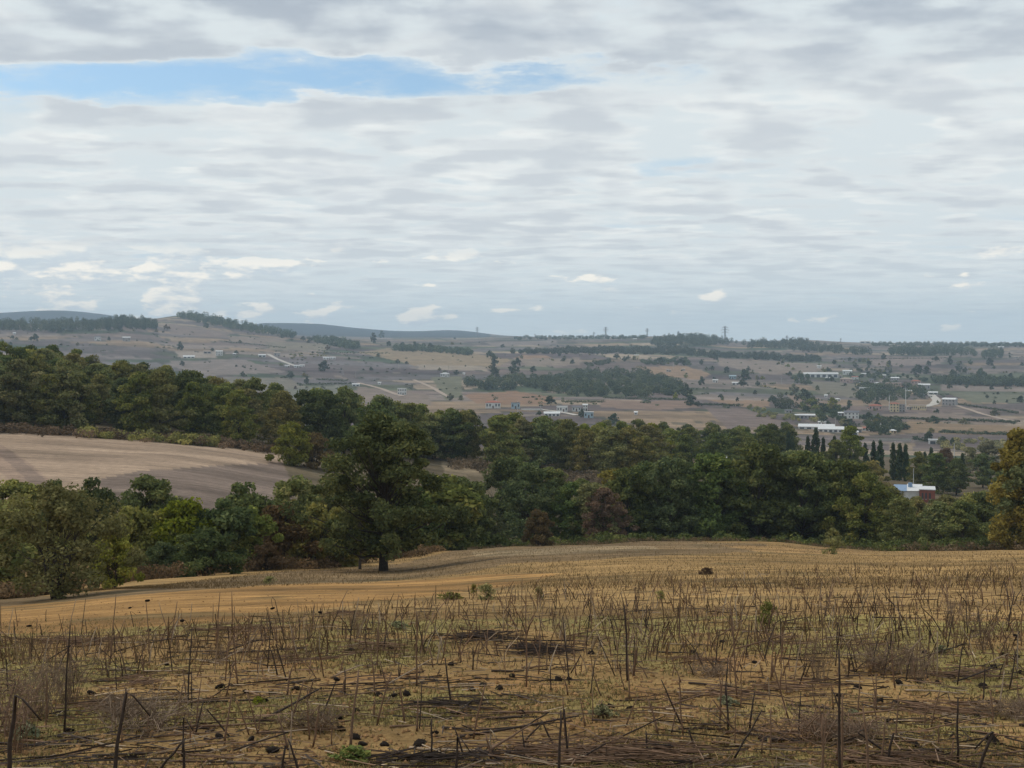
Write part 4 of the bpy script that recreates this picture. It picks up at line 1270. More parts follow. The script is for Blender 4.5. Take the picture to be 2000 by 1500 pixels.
# ------------------------------------------------------------------ roads and tracks in the valley
def plain_mat(name, col, rough=0.8, var=0.18, scale=1.5, spec=0.2):
    return rough_mat(name, col + (1,), var, scale, rough, spec)


M = {
    'white': plain_mat('white_plaster', (0.66, 0.65, 0.62)),
    'cream': plain_mat('cream_plaster', (0.68, 0.55, 0.34)),
    'grey': plain_mat('grey_render', (0.36, 0.34, 0.33)),
    'pink': plain_mat('pinkish_render', (0.50, 0.36, 0.31)),
    'blue': plain_mat('pale_blue_render', (0.36, 0.46, 0.50)),
    'brick': plain_mat('red_brick', (0.26, 0.095, 0.070)),
    'roofwhite': plain_mat('white_sheet_roof', (0.64, 0.64, 0.63), 0.5),
    'roofred': plain_mat('red_tile_roof', (0.34, 0.125, 0.085)),
    'roofgrey': plain_mat('grey_roof', (0.15, 0.15, 0.165)),
    'roofblue': plain_mat('blue_sheet_roof', (0.20, 0.29, 0.42), 0.5),
    'rooftan': plain_mat('tan_roof', (0.36, 0.29, 0.24)),
    'glass': plain_mat('dark_window', (0.07, 0.08, 0.09), 0.25, 0.1, 1.0, 0.5),
    'door': plain_mat('brown_door', (0.12, 0.075, 0.05)),
    'steel': plain_mat('galvanised_steel', (0.22, 0.23, 0.24), 0.6),
    'wood': plain_mat('weathered_pole', (0.20, 0.17, 0.14)),
    'road': plain_mat('pale_road', (0.46, 0.42, 0.37), 0.9, 0.2, 0.15),
    'track': plain_mat('dirt_track', (0.36, 0.28, 0.22), 0.95, 0.25, 0.15),
    'stone': plain_mat('pale_stone', (0.42, 0.39, 0.35)),
    'mast': plain_mat('white_paint', (0.56, 0.56, 0.54), 0.5),
}


def ribbon(name, line, width, mat, lo, hi, lift=0.12, label=None):
    pts = []
    for (u0, y0), (u1, y1) in zip(line[:-1], line[1:]):
        for j in range(12):
            q = j / 12
            u, y = u0 + (u1 - u0) * q, y0 + (y1 - y0) * q
            pts.append(polar(u, find_r(u, y, lo, hi)))
    pts = np.array(pts)
    for _ in range(6):
        pts[1:-1] = (pts[:-2] + pts[1:-1] * 2 + pts[2:]) / 4
    t_ = np.gradient(pts, axis=0)
    t_ /= np.linalg.norm(t_, axis=1, keepdims=True) + 1e-9
    nn = np.stack([-t_[:, 1], t_[:, 0]], 1)
    cols = []
    for s in (-0.5, -0.17, 0.17, 0.5):
        q = pts + nn * width * s
        cols.append(np.stack([q[:, 0], q[:, 1], gz(q[:, 0], q[:, 1]) + lift + (0.06 if abs(s) < 0.3 else 0)], 1))
    V = np.stack(cols, 1).reshape(-1, 3)
    n = len(pts)
    f = [(i * 4 + j, i * 4 + j + 1, i * 4 + j + 5, i * 4 + j + 4) for i in range(n - 1) for j in range(3)]
    o = link(name, mesh_np(name, V, np.array(f), smooth=True), mat)
    tag(o, label, 'road', kind='structure')


ribbon('road', [(1812, 767), (1822, 774), (1830, 782), (1824, 790), (1808, 794), (1785, 796)], 9.0, M['road'], 900, 2600, 0.35, 'pale village road curving down past the grove')
ribbon('track', [(524, 692), (540, 701), (560, 709), (580, 716)], 6.5, M['road'], 1200, 3200, 0.35, 'pale farm track among the white sheds')
ribbon('track', [(700, 748), (740, 758), (790, 776)], 6.0, M['track'], 1000, 2600, 0.35, 'dirt track crossing the left valley fields')
ribbon('track', [(808, 742), (840, 755), (880, 778)], 5.0, M['track'], 1000, 2600, 0.35, 'dirt track beside the greenish field')
ribbon('track', [(1045, 799), (1090, 804), (1130, 812)], 5.5, M['road'], 900, 2200, 0.3, 'pale lane beside the white houses')
ribbon('track', [(1860, 790), (1930, 812), (2000, 828)], 5.0, M['track'], 800, 2200, 0.3, 'dirt track sloping across the right fields')


# ------------------------------------------------------------------ buildings
def gable(mb, w, d, h, rise, over=0.4):
    x, y = w / 2 + over, d / 2 + over
    V = [(-x, -y, h), (x, -y, h), (x, y, h), (-x, y, h), (-x, 0, h + rise), (x, 0, h + rise),
         (-x, -y, h - 0.18), (x, -y, h - 0.18), (x, y, h - 0.18), (-x, y, h - 0.18)]
    mb.add(V, [(0, 1, 5, 4), (2, 3, 4, 5), (6, 7, 1, 0), (8, 9, 3, 2), (7, 8, 2, 1), (9, 6, 0, 3), (9, 8, 7, 6)], [(1, 2, 5), (3, 0, 4)])


def hip(mb, w, d, h, rise, over=0.4):
    x, y = w / 2 + over, d / 2 + over
    k = max(x - y, 0.15 * x)
    V = [(-x, -y, h), (x, -y, h), (x, y, h), (-x, y, h), (-k, 0, h + rise), (k, 0, h + rise),
         (-x, -y, h - 0.18), (x, -y, h - 0.18), (x, y, h - 0.18), (-x, y, h - 0.18)]
    mb.add(V, [(0, 1, 5, 4), (2, 3, 4, 5), (6, 7, 1, 0), (8, 9, 3, 2), (7, 8, 2, 1), (9, 6, 0, 3), (9, 8, 7, 6)], [(1, 2, 5), (3, 0, 4)])


def house(u, yb, wp, hp, label, wall='white', roof='roofwhite', style='gable', floors=1, wins=3, kind='house', depth=None, rot=0.0, lo=700, hi=5000, rise=None,
          chimney=False, opening=0, range_=None):
    if range_:
        p, r = at(u, range_), range_
    else:
        p, r = spot(u, yb, lo, hi)
    w_, h_ = wp * r / F, hp * r / F
    d_ = depth or min(max(w_ * 0.7, 5.0), 11.0)
    rise = rise if rise is not None else (0.16 * d_ if style in ('gable', 'hip') else 0)
    hw = max(h_ - rise * 0.85, 2.0)
    root = bpy.data.objects.new(kind, None)
    COL.objects.link(root)
    root.location = p
    az = math.atan2(p.x, p.y)
    root.rotation_euler = (0, 0, -az + rot)
    tag(root, label, 'barn' if kind in ('barn', 'shed') else 'house')
    b = MB()
    b.box(-w_ / 2, w_ / 2, -d_ / 2, d_ / 2, -1.2, hw)
    wl = b.build('wall', M[wall], root)
    b = MB()
    if style == 'gable':
        gable(b, w_, d_, hw + 0.02, rise)
    elif style == 'hip':
        hip(b, w_, d_, hw + 0.02, rise)
    else:
        b.box(-w_ / 2 - 0.25, w_ / 2 + 0.25, -d_ / 2 - 0.25, d_ / 2 + 0.25, hw + 0.02, hw + 0.35)
    rf = b.build('roof', M[roof], root)
    if chimney:
        b = MB()
        b.box(w_ * 0.18, w_ * 0.18 + 0.7, -0.35, 0.35, hw + rise * 0.4, hw + rise + 0.9)
        b.build('chimney', M['white'], rf)
    fh = hw / floors
    if opening:
        for i in range(opening):
            cx_ = -w_ / 2 + w_ * (i + 0.5) / opening
            ow = w_ / opening * 0.3
            b = MB()
            b.box(cx_ - ow, cx_ + ow, -d_ / 2 - 0.06, -d_ / 2 + 0.3, 0.05, hw * 0.72)
            b.build('opening', M['glass'], root)
    else:
        for fl in range(floors):
            for i in range(wins):
                cx_ = -w_ / 2 + w_ * (i + 0.5) / wins
                if fl == 0 and wins > 1 and i == wins // 2:
                    b = MB()
                    b.box(cx_ - 0.55, cx_ + 0.55, -d_ / 2 - 0.06, -d_ / 2 + 0.2, 0.05, min(2.2, fh * 0.8))
                    b.build('door', M['door'], root)
                    continue
                ww = min(0.55, w_ / wins * 0.24)
                z0 = fl * fh + fh * 0.35
                b = MB()
                b.box(cx_ - ww, cx_ + ww, -d_ / 2 - 0.05, -d_ / 2 + 0.2, z0, z0 + fh * 0.42)
                wi = b.build('window', M['glass'], root)
                if wp >= 15:
                    b = MB()
                    b.box(cx_ - ww - 0.1, cx_ + ww + 0.1, -d_ / 2 - 0.16, -d_ / 2 - 0.052, z0 - 0.14, z0 - 0.02)
                    b.build('sill', M['stone'], wi)
    return root


H_ = house
H_(11, 637, 6, 5, 'tiny white house on the far left slope under the wood', wins=1)
H_(72, 645, 12, 4.5, 'low pale barn below the far left wood', roof='rooftan', kind='barn', opening=2)
H_(28, 653, 5, 3.5, 'tiny white shed below the low pale barn, far left', kind='shed', wins=1)
H_(191, 665, 12, 8, 'white house among trees on the left slope', roof='roofgrey', style='hip', wins=3)
H_(247, 666, 14, 8, 'grey house with white roof on the left slope, right of the white house', wall='grey', wins=3)
H_(369, 699, 21, 4, 'long low white shed at the edge of the pale yard', kind='barn', opening=3)
H_(428, 694, 13, 9, 'white two storey house at the right end of the pale yard', floors=2, wins=3, roof='roofwhite')
H_(405, 690, 14, 5, 'low tan shed inside the pale yard', wall='grey', roof='rooftan', kind='shed', opening=2)
H_(458, 694, 6, 4, 'small pale shed right of the white two storey house', kind='shed', wins=1, wall='grey')
H_(512, 697, 14, 5, 'white shed at the top of the pale farm track', kind='shed', opening=2)
H_(541, 696, 12, 8, 'grey farmhouse at the top of the pale farm track', wall='grey', roof='rooftan', wins=2)
H_(561, 717, 9, 4, 'white shed at the bottom of the farm track, left of three', kind='shed', wins=2)
H_(579, 718, 10, 5, 'white shed at the bottom of the farm track, middle of three', kind='shed', wins=2)
H_(590, 716, 9, 3.5, 'white shed at the bottom of the farm track, right of three', kind='shed', wins=2)
H_(637, 702, 12, 5, 'left one of the twin white sheds on the slope', kind='shed', wins=2)
H_(650, 702, 10, 5, 'right one of the twin white sheds on the slope', kind='shed', wins=2)
H_(869, 736, 17, 8, 'white farmhouse beside the greenish field', wins=4, roof='roofwhite', style='hip')
H_(906, 732, 4, 4, 'tiny white hut right of the white farmhouse', kind='shed', wins=1)
H_(695, 754, 14, 5, 'low white shed at the start of the dirt track', kind='shed', opening=2)
H_(741, 751, 6, 5, 'tiny white hut on the left valley field', kind='shed', wins=1)
H_(785, 771, 17, 12, 'two storey white house with a flat roof above the ridge wood', floors=2, wins=4, style='flat', lo=600)
H_(963, 797, 29, 14, 'house with a broad red hipped roof above the ridge wood', roof='roofred', style='hip', wins=5, chimney=True, lo=600)
H_(1007, 798, 17, 11, 'pale grey-blue house with a dark flat roof beside the red roof', wall='blue', roof='roofgrey', style='flat', wins=3, lo=600)
H_(1098, 804, 21, 10, 'white house with a stepped flat roof below the round dark tree', style='flat', wins=4, lo=600)
H_(1078, 812, 30, 6, 'long white roofed shed in front of the stepped white house', kind='barn', opening=4, lo=600, roof='roofwhite')
H_(1126, 803, 17, 10, 'white house with a dark pitched roof in the centre valley', roof='roofgrey', wins=3, lo=600)
H_(1143, 802, 9, 13, 'tall narrow white house beside the dark pitched roof', floors=2, wins=2, lo=600, roof='roofwhite')
H_(1150, 816, 18, 11, 'pale blue house with white corner behind a dark tree', wall='blue', roof='roofwhite', style='flat', wins=3, lo=600)
H_(1242, 810, 6, 4, 'tiny white hut on the reddish field', kind='shed', wins=1, lo=600)
H_(1243, 702, 9, 9, 'small yellowish house with a white roof on the upper slope', wall='cream', wins=2)
H_(1306, 726, 9, 5, 'small pale shed on the orange slope', wall='stone', roof='rooftan', kind='shed', wins=2)
H_(1335, 724, 6, 4, 'tiny tan shed on the orange slope', wall='stone', roof='rooftan', kind='shed', wins=1)
H_(1397, 747, 10, 6, 'small white house left of the pale blue roof', wins=2)
H_(1431, 740, 13, 7, 'house with a pale blue roof among dark trees', wall='blue', roof='blue', wins=3)
H_(1437, 751, 14, 5, 'low white roofed shed below the pale blue roof', kind='shed', opening=2)
H_(1603, 737, 64, 9, 'very long white barn with dark openings above the village', kind='barn', opening=6, rot=0.12, roof='roofwhite')
H_(1600, 719, 8, 5, 'tiny white house above the very long barn', wins=1)
H_(1655, 732, 17, 9, 'white village house with a white roof right of the very long barn', wins=3)
H_(1653, 747, 23, 9, 'house with a wide pale tan roof below the white village house', wall='pink', roof='rooftan', style='hip', wins=4)
H_(1687, 735, 9, 6, 'small pale house hidden among the upper village trees', wall='stone', wins=2, roof='roofwhite')
H_(1725, 738, 10, 6, 'small house with a bluish white roof in the upper village', wall='grey', wins=2)
H_(1748, 749, 15, 12, 'two storey house with a shining white roof in the upper village', wall='grey', floors=2, wins=3)
H_(1745, 762, 28, 14, 'long pinkish apartment house above the pine grove', wall='pink', roof='rooftan', style='flat', floors=2, wins=6)
H_(1724, 763, 12, 6, 'low grey house left of the pinkish apartment house', wall='grey', roof='roofgrey', wins=2)
H_(1691, 764, 24, 7, 'low white building with arched openings at the edge of the grove', kind='shed', style='flat', opening=3)
H_(1789, 758, 17, 15, 'tall house with a red hipped roof in the upper village', wall='pink', roof='roofred', style='hip', floors=2, wins=3)
H_(1805, 761, 21, 11, 'white roofed building joined to the red roofed tall house', wall='grey', roof='roofwhite', wins=4)
H_(1822, 770, 17, 5, 'low white roofed shed at the top of the curving road', kind='shed', opening=2, roof='roofwhite')
H_(1855, 792, 24, 14, 'white and grey farmhouse right of the curving road', wall='grey', roof='roofwhite', floors=2, wins=4, rot=-0.3)
H_(1710, 801, 24, 11, 'low house with a pink red roof left of the yellow house', wall='pink', roof='roofred', style='hip', wins=4)
H_(1747, 804, 17, 17, 'tall yellow house with a reddish roof beside the thin white minaret', wall='cream', roof='roofred', style='hip', floors=3, wins=3)
H_(1762, 804, 11, 13, 'grey white house right of the tall yellow house', wall='grey', roof='roofgrey', style='flat', floors=3, wins=2)
H_(1792, 800, 31, 8, 'long cream wall-like building beside the road bend', wall='cream', roof='rooftan', style='flat', wins=8)
H_(1663, 817, 27, 14, 'white house with a dark grey roof and many windows', roof='roofgrey', floors=2, wins=4, lo=600)
H_(1643, 812, 11, 7, 'small pale roofed house left of the dark grey roof', wall='grey', roof='roofwhite', wins=2, lo=600)
H_(1581, 818, 20, 9, 'house with a bright white roof, right of two', wall='grey', roof='roofwhite', wins=3, lo=600)
H_(1561, 817, 15, 8, 'shed with a bright white roof, left of two', wall='grey', roof='roofwhite', kind='shed', opening=2, lo=600, rot=0.25)
H_(1595, 838, 66, 8.5, 'long white lower barn with one big dark opening', kind='barn', opening=5, lo=500, rot=-0.05)
H_(1628, 843, 55, 9, 'long white lower barn in front, with several dark openings', kind='barn', opening=6, lo=500, rot=-0.05)
H_(1672, 844, 22, 9, 'pale roofed barn at the right end of the lower barns', kind='barn', wall='grey', roof='rooftan', opening=2, lo=500)
H_(1670, 849, 12, 5, 'small bright white roof in front of the lower barns', kind='shed', opening=1, lo=500)
H_(1729, 842, 17, 8, 'white house beside the small white spire in the thicket', wins=3, lo=500)
H_(1822, 867, 16, 8, 'white cube shed at the foot of the valley', kind='shed', style='flat', opening=1, lo=500)
H_(1613, 776, 6, 5, 'tiny bright white hut on the village meadow', kind='shed', wins=1, lo=600)
H_(1424, 0, 14, 9, 'white roof glimpsed between the trees of the far wood', kind='house', wins=2, range_=430, roof='roofwhite')
H_(1442, 0, 6, 9, 'white wall patch glimpsed between the far trees', kind='shed', wins=1, range_=432)
H_(1676, 0, 12, 8, 'pale roofed shed glimpsed below the cypresses', kind='shed', wall='cream', roof='rooftan', wins=1, range_=360)
H_(1856, 0, 15, 18, 'red roofed house between the cypresses', wall='pink', roof='roofred', style='hip', wins=2, range_=470)
H_(1690, 670, 20, 4, 'long pale sheds on the right skyline', kind='barn', opening=2, lo=2500, hi=5500)
for k, (u_, y_, w_, lab) in enumerate([(1740, 677, 6, 'tiny pale house on the right skyline, first of three'), (1756, 678, 7, 'tiny pale house on the right skyline, second of three'), (1770, 679, 6, 'tiny pale house on the right skyline, third of three'),
                                       (1985, 700, 8, 'tiny white house at the right edge under the skyline'), (1955, 681, 10, 'tiny pale farm under the right skyline'),
                                       (1030, 664, 6, 'tiny pale house on the central skyline'), (1240, 665, 8, 'tiny pale shed near the skyline pylons')]):
    H_(u_, y_, w_, 4, lab, wall='stone', roof='rooftan' if k % 2 else 'roofwhite', wins=1, lo=1500, hi=5500)

MORE = [(1618, 743, 10, 6, 'small white house below the right half of the very long barn'), (1640, 738, 9, 6, 'small pale house between the very long barn and the white village house'), (1670, 741, 11, 6, 'small white house right of the wide tan roof'),
        (1678, 753, 10, 6, 'small cream house above the arched white building'), (1701, 746, 9, 6, 'small white house in the upper village middle'), (1713, 752, 9, 5, 'small grey house just left of the bluish white roof'), (1734, 755, 8, 6, 'tiny white house touching the pinkish apartment house'),
        (1764, 760, 9, 6, 'tiny white house between apartment house and red hipped roof'), (1776, 767, 9, 5, 'small pale shed at the back of the grove'), (1800, 773, 10, 5, 'small pale house beside the top of the curving road'), (1606, 829, 12, 6, 'small white house just above the lower barns'),
        (1652, 829, 11, 6, 'small pale house below the dark grey roof'), (1692, 841, 12, 6, 'small grey roofed house right of the lower barns'), (1744, 846, 10, 5, 'small white house at the right of the white spire house'), (1540, 806, 12, 5, 'low tan shed left of the two bright white roofs'),
        (1636, 783, 9, 5, 'tiny pale shed above the yellow-green village tree'), (1775, 800, 9, 7, 'small pale house between grey house and long cream building'), (1700, 800, 9, 5, 'tiny pale annex left of the pink red roof')]
for k, (u_, y_, w_, h_, lab) in enumerate(MORE):
    H_(u_, y_, w_, h_, lab, wall=['white', 'stone', 'white', 'cream', 'grey'][k % 5], roof=['roofwhite', 'rooftan', 'roofred', 'roofwhite', 'roofgrey'][k % 5], style=['gable', 'hip'][k % 2], wins=2, lo=500, rot=RND.uniform(-0.35, 0.35))

# long low wall at the foot of the valley
for (ua, ub, y_, hp, mt_, lab) in [(1716, 1780, 861, 4, 'stone', 'long low pale wall below the dark thicket'), (1018, 1060, 801, 3, 'white', 'low white garden wall beside the pale blue house')]:
    b = MB()
    prev = None
    n = 8
    pts = [spot(ua + (ub - ua) * i / n, y_, 500, 2500) for i in range(n + 1)]
    rm = sum(q[1] for q in pts) / len(pts)
    base = at((ua + ub) / 2, rm)
    h = hp * rm / F
    for i in range(n):
        a_, c_ = at(ua + (ub - ua) * i / n, rm) - base, at(ua + (ub - ua) * (i + 1) / n, rm) - base
        V = [(a_.x, a_.y, a_.z - 0.6), (c_.x, c_.y, c_.z - 0.6), (c_.x, c_.y + 0.4, c_.z - 0.6), (a_.x, a_.y + 0.4, a_.z - 0.6),
             (a_.x, a_.y, a_.z + h), (c_.x, c_.y, c_.z + h), (c_.x, c_.y + 0.4, c_.z + h), (a_.x, a_.y + 0.4, a_.z + h)]
        b.add(V, [(0, 1, 5, 4), (1, 2, 6, 5), (2, 3, 7, 6), (3, 0, 4, 7), (4, 5, 6, 7)])
    o = b.build('garden_wall', M[mt_], loc=base)
    tag(o, lab, 'wall')

# brick building with blue and white roofs near the cypresses
p = at(1780, 345) - Vector((0, 0, 0.2))
root = bpy.data.objects.new('brick_building', None)
COL.objects.link(root)
root.location = p
root.rotation_euler = (0, 0, -math.atan2(p.x, p.y))
tag(root, 'low brick building with blue and white sheet roofs among the trees', 'building')
pm = 345 / F
b = MB(); b.box(-38 * pm, 14 * pm, -3, 4, -1, 2.6); b.build('wall', M['white'], root)
b = MB(); b.box(14.2 * pm, 42 * pm, -3.6, 4, -1, 3.0); b.build('brick_wall', M['brick'], root)
b = MB(); b.add([(-32 * pm, -3.3, 2.65), (-8 * pm, -3.3, 2.65), (-8 * pm, 4.2, 3.4), (-32 * pm, 4.2, 3.4), (-32 * pm, -3.3, 2.55), (-8 * pm, -3.3, 2.55), (-8 * pm, 4.2, 3.2), (-32 * pm, 4.2, 3.2)],
                [(0, 1, 2, 3), (4, 7, 6, 5), (0, 4, 5, 1), (2, 6, 7, 3), (1, 5, 6, 2), (3, 7, 4, 0)]); b.build('roof', M['roofblue'], root)
b = MB(); b.add([(-7.9 * pm, -3.3, 2.65), (20 * pm, -3.3, 2.75), (20 * pm, 4.2, 3.6), (-7.9 * pm, 4.2, 3.6), (-7.9 * pm, -3.3, 2.55), (20 * pm, -3.3, 2.6), (20 * pm, 4.2, 3.4), (-7.9 * pm, 4.2, 3.4)],
                [(0, 1, 2, 3), (4, 7, 6, 5), (0, 4, 5, 1), (2, 6, 7, 3), (1, 5, 6, 2), (3, 7, 4, 0)]); b.build('roof', M['roofwhite'], root)
b = MB(); b.box(13.5 * pm, 43 * pm, -3.8, 4.2, 3.02, 3.2); b.build('roof_slab', M['roofwhite'], root)
b = MB(); b.tube([(-2 * pm, 1, 3.2), (-2 * pm, 1, 4.2)], [0.55, 0.5], 10); b.build('water_tank', M['roofblue'], root)
for x_ in (20, 26, 33):
    b = MB(); b.box((x_ - 1.4) * pm, (x_ + 1.4) * pm, -3.66, -3.4, 0.9, 2.3); wi = b.build('window', M['glass'], root)
    b = MB(); b.box((x_ - 1.7) * pm, (x_ + 1.7) * pm, -3.72, -3.67, 0.75, 0.88); b.build('sill', M['stone'], wi)
p = at(1784, 349)
b = MB(); b.tube([(0, 0, -0.5), (0, 0, 4), (0.02, 0, 7.4)], [0.07, 0.06, 0.045], 8); o = b.build('pole', M['mast'], loc=p)


tag(o, 'thin white pole rising beside the brick building', 'pole')


# ------------------------------------------------------------------ towers, pylons and poles
def minaret(u, yb, hp, label, lo=700, hi=3000):
    p, r = spot(u, yb, lo, hi)
    h = hp * r / F
    root = bpy.data.objects.new('minaret', None)
    COL.objects.link(root)
    root.location = p
    tag(root, label, 'tower')
    b = MB(); b.tube([(0, 0, -1), (0, 0, h * 0.12)], [0.6, 0.5], 8); b.build('base', M['mast'], root)
    b = MB(); b.tube([(0, 0, h * 0.12), (0, 0, h * 0.66)], [0.36, 0.32], 12); b.build('shaft', M['mast'], root)
    b = MB(); b.tube([(0, 0, h * 0.64), (0, 0, h * 0.67), (0, 0, h * 0.70)], [0.34, 0.62, 0.62], 12); b.build('balcony', M['mast'], root)
    b = MB(); b.tube([(0, 0, h * 0.70), (0, 0, h * 0.84)], [0.28, 0.26], 12); b.build('upper_shaft', M['mast'], root)
    b = MB(); b.tube([(0, 0, h * 0.84), (0, 0, h)], [0.5, 0.04], 12); b.build('cap', M['roofgrey'], root)


minaret(1737, 800, 32, 'thin white minaret beside the tall yellow house')
minaret(1769, 792, 40, 'thin pale minaret standing in front of the dark pine grove')
minaret(1720, 838, 13, 'small white spire in the dark thicket')


def bars(mb, a, b_, r):
    mb.tube([a, b_], [r, r], 4, cap=False)


def pylon(u, r, top_y, label):
    p = at(u, r)
    ztop = -(top_y - HOR) * r * math.cos(math.atan((u - CX) / F)) / F
    h = max(ztop - p.z, 14.0)
    root = bpy.data.objects.new('power_pylon', None)
    COL.objects.link(root)
    root.location = p
    root.rotation_euler = (0, 0, -math.atan2(p.x, p.y) + 0.15)
    tag(root, label, 'pylon', 'power pylons along the skyline')
    wb, wt = h * 0.085, h * 0.028
    def cn(z, i):
        k = wb + (wt - wb) * min(z / (h * 0.62), 1.0)
        return np.array((k * (1, 1, -1, -1)[i], k * (1, -1, -1, 1)[i], z))
    for i in range(4):
        b = MB()
        b.tube([cn(0, i) - np.array((0, 0, 1.5)), cn(h * 0.62, i), cn(h * 0.93, i), np.array((0, 0, h))], [0.42, 0.36, 0.32, 0.15], 4)
        b.build('leg', M['steel'], root)
    b = MB()
    zs = [0, h * 0.16, h * 0.30, h * 0.42, h * 0.52, h * 0.62, h * 0.72, h * 0.82, h * 0.92]
    for z0, z1 in zip(zs[:-1], zs[1:]):
        for i in range(4):
            j = (i + 1) % 4
            bars(b, cn(z0, i), cn(z1, j), 0.2)
            bars(b, cn(z0, j), cn(z1, i), 0.2)
            bars(b, cn(z1, i), cn(z1, j), 0.2)
    b.build('bracing', M['steel'], root)
    for z, wd in ((h * 0.64, h * 0.17), (h * 0.77, h * 0.21), (h * 0.90, h * 0.15)):
        b = MB()
        for s in (-1, 1):
            tip = np.array((s * wd, 0, z))
            for i in range(4):
                bars(b, cn(z, i), tip, 0.24)
                bars(b, cn(z + h * 0.05, i), tip, 0.2)
        arm = b.build('cross_arm', M['steel'], root)
        for s in (-1, 1):
            b = MB(); b.tube([(s * wd, 0, z), (s * wd, 0, z - 2.6)], [0.22, 0.22], 5)
            b.build('insulator', M['glass'], arm)


pylon(1416, 3350, 636, 'tallest lattice pylon on the skyline, beside the wooded hump')
pylon(1183, 3900, 638, 'lattice pylon on the central skyline, left of the wooded hump')
pylon(1264, 3800, 641, 'lattice pylon just left of the wooded hump')
pylon(1160, 4600, 648, 'small far pylon left of the central skyline pylon')
pylon(1325, 4700, 646, 'small pylon peeping over the wooded hump')
pylon(1537, 3700, 655, 'lattice pylon right of the tallest one, against low cloud')
pylon(1642, 4800, 661, 'small pylon over the dark hill at right')
pylon(932, 5200, 638, 'lone pylon on the skyline left of centre')
pylon(1045, 5200, 652, 'tiny far pylon on the skyline near the centre')


def util_pole(u, yb, hp, label, lo=700, hi=3000):
    p, r = spot(u, yb, lo, hi)
    h = hp * r / F
    root = bpy.data.objects.new('utility_pole', None)
    COL.objects.link(root)
    root.location = p
    tag(root, label, 'pole', 'utility poles in the valley')
    b = MB(); b.tube([(0, 0, -1), (0, 0, h)], [0.24, 0.17], 6); b.build('post', M['stone'], root)
    b = MB(); b.box(-1.1, 1.1, -0.12, 0.12, h * 0.90, h * 0.90 + 0.22); b.build('cross_arm', M['steel'], root)


for u_, y_, h_, lab in [(523, 690, 14, 'utility pole at the top of the pale farm track'), (566, 704, 22, 'utility pole between farm track and olive orchard'), (584, 708, 26, 'utility pole beside the olive orchard'),
                        (670, 732, 20, 'utility pole above the short hedge, left valley'), (694, 738, 12, 'utility pole above the low white shed'), (778, 722, 16, 'utility pole left of the pale strip field'), (876, 728, 14, 'utility pole behind the white farmhouse'),
                        (1011, 806, 22, 'utility pole beside the pale grey-blue house'), (1056, 806, 16, 'utility pole beside the lane to the white houses'), (1315, 722, 16, 'utility pole on the orange slope'), (1269, 730, 14, 'utility pole left of the orange slope'),
                        (1526, 752, 16, 'utility pole below the long upper barn'), (1748, 885, 26, 'utility pole in the bare gap between the cypresses'), (1461, 848, 14, 'utility pole at the edge of the far wood'), (1632, 830, 14, 'utility pole behind the lower barns'), (1890, 730, 16, 'utility pole above the long straight tree row')]:
    util_pole(u_, y_, h_, lab, 500, 3500)
p = at(1864, 440)
b = MB(); b.tube([(0, 0, -1), (0, 0, 11.5)], [0.11, 0.08], 8)
o = b.build('lamp_post', M['mast'], loc=p)
tag(o, 'thin white post rising beside the red roof between cypresses', 'pole')


# ------------------------------------------------------------------ foreground: harvested sunflower field
M['stalk'] = rough_mat('brown_stalk', (0.165, 0.100, 0.062, 1), 0.45, 14.0, 0.85, 0.2, tone=True)
M['stalkdark'] = rough_mat('dark_stalk', (0.046, 0.032, 0.025, 1), 0.45, 14.0, 0.85, 0.2, tone=True)
M['stalkpale'] = rough_mat('pale_stalk', (0.320, 0.240, 0.165, 1), 0.35, 14.0, 0.85, 0.2, tone=True)
M['head'] = rough_mat('seed_head', (0.018, 0.013, 0.010, 1), 0.7, 60.0, 0.95, 0.1)
M['straw'] = rough_mat('straw', (0.230, 0.150, 0.075, 1), 0.3, 20.0, 0.9, 0.1, tone=True)
M['weed'] = rough_mat('dry_weed', (0.185, 0.130, 0.088, 1), 0.35, 20.0, 0.9, 0.1, tone=True)
M['clod'] = rough_mat('soil_clod', (0.270, 0.155, 0.070, 1), 0.35, 18.0, 0.95, 0.1, tone=True)

U_A, U_B = np.searchsorted(Uq, -60), np.searchsorted(Uq, 2060)
I_N0, I_N1 = np.searchsorted(Rq, 6.0), np.searchsorted(Rq, 90.0)


def scatter_px(n, ya, yb, g, ua=-60, ub=2060, wide=False):
    """n ground points spread evenly over the photo between rows ya and yb (ya may be a function of u)"""
    if wide:
        ua, ub = -330, 2360
    u = g.uniform(ua, ub, n)
    q = g.random(n)
    top = np.interp(u, *ya) if isinstance(ya, tuple) else np.full(n, float(ya))
    y = top + (yb - top) * q
    c = np.clip(np.round((u - Uq[0]) / 5).astype(int), 0, len(Uq) - 1)
    r = np.zeros(n)
    for cc in np.unique(c):
        k = c == cc
        r[k] = np.interp(-y[k], -np.minimum.accumulate(YS[cc, I_N0:I_N1]), Rq[I_N0:I_N1])
    th = np.arctan((u - CX) / F)
    return u, y, r, r * np.sin(th), r * np.cos(th)


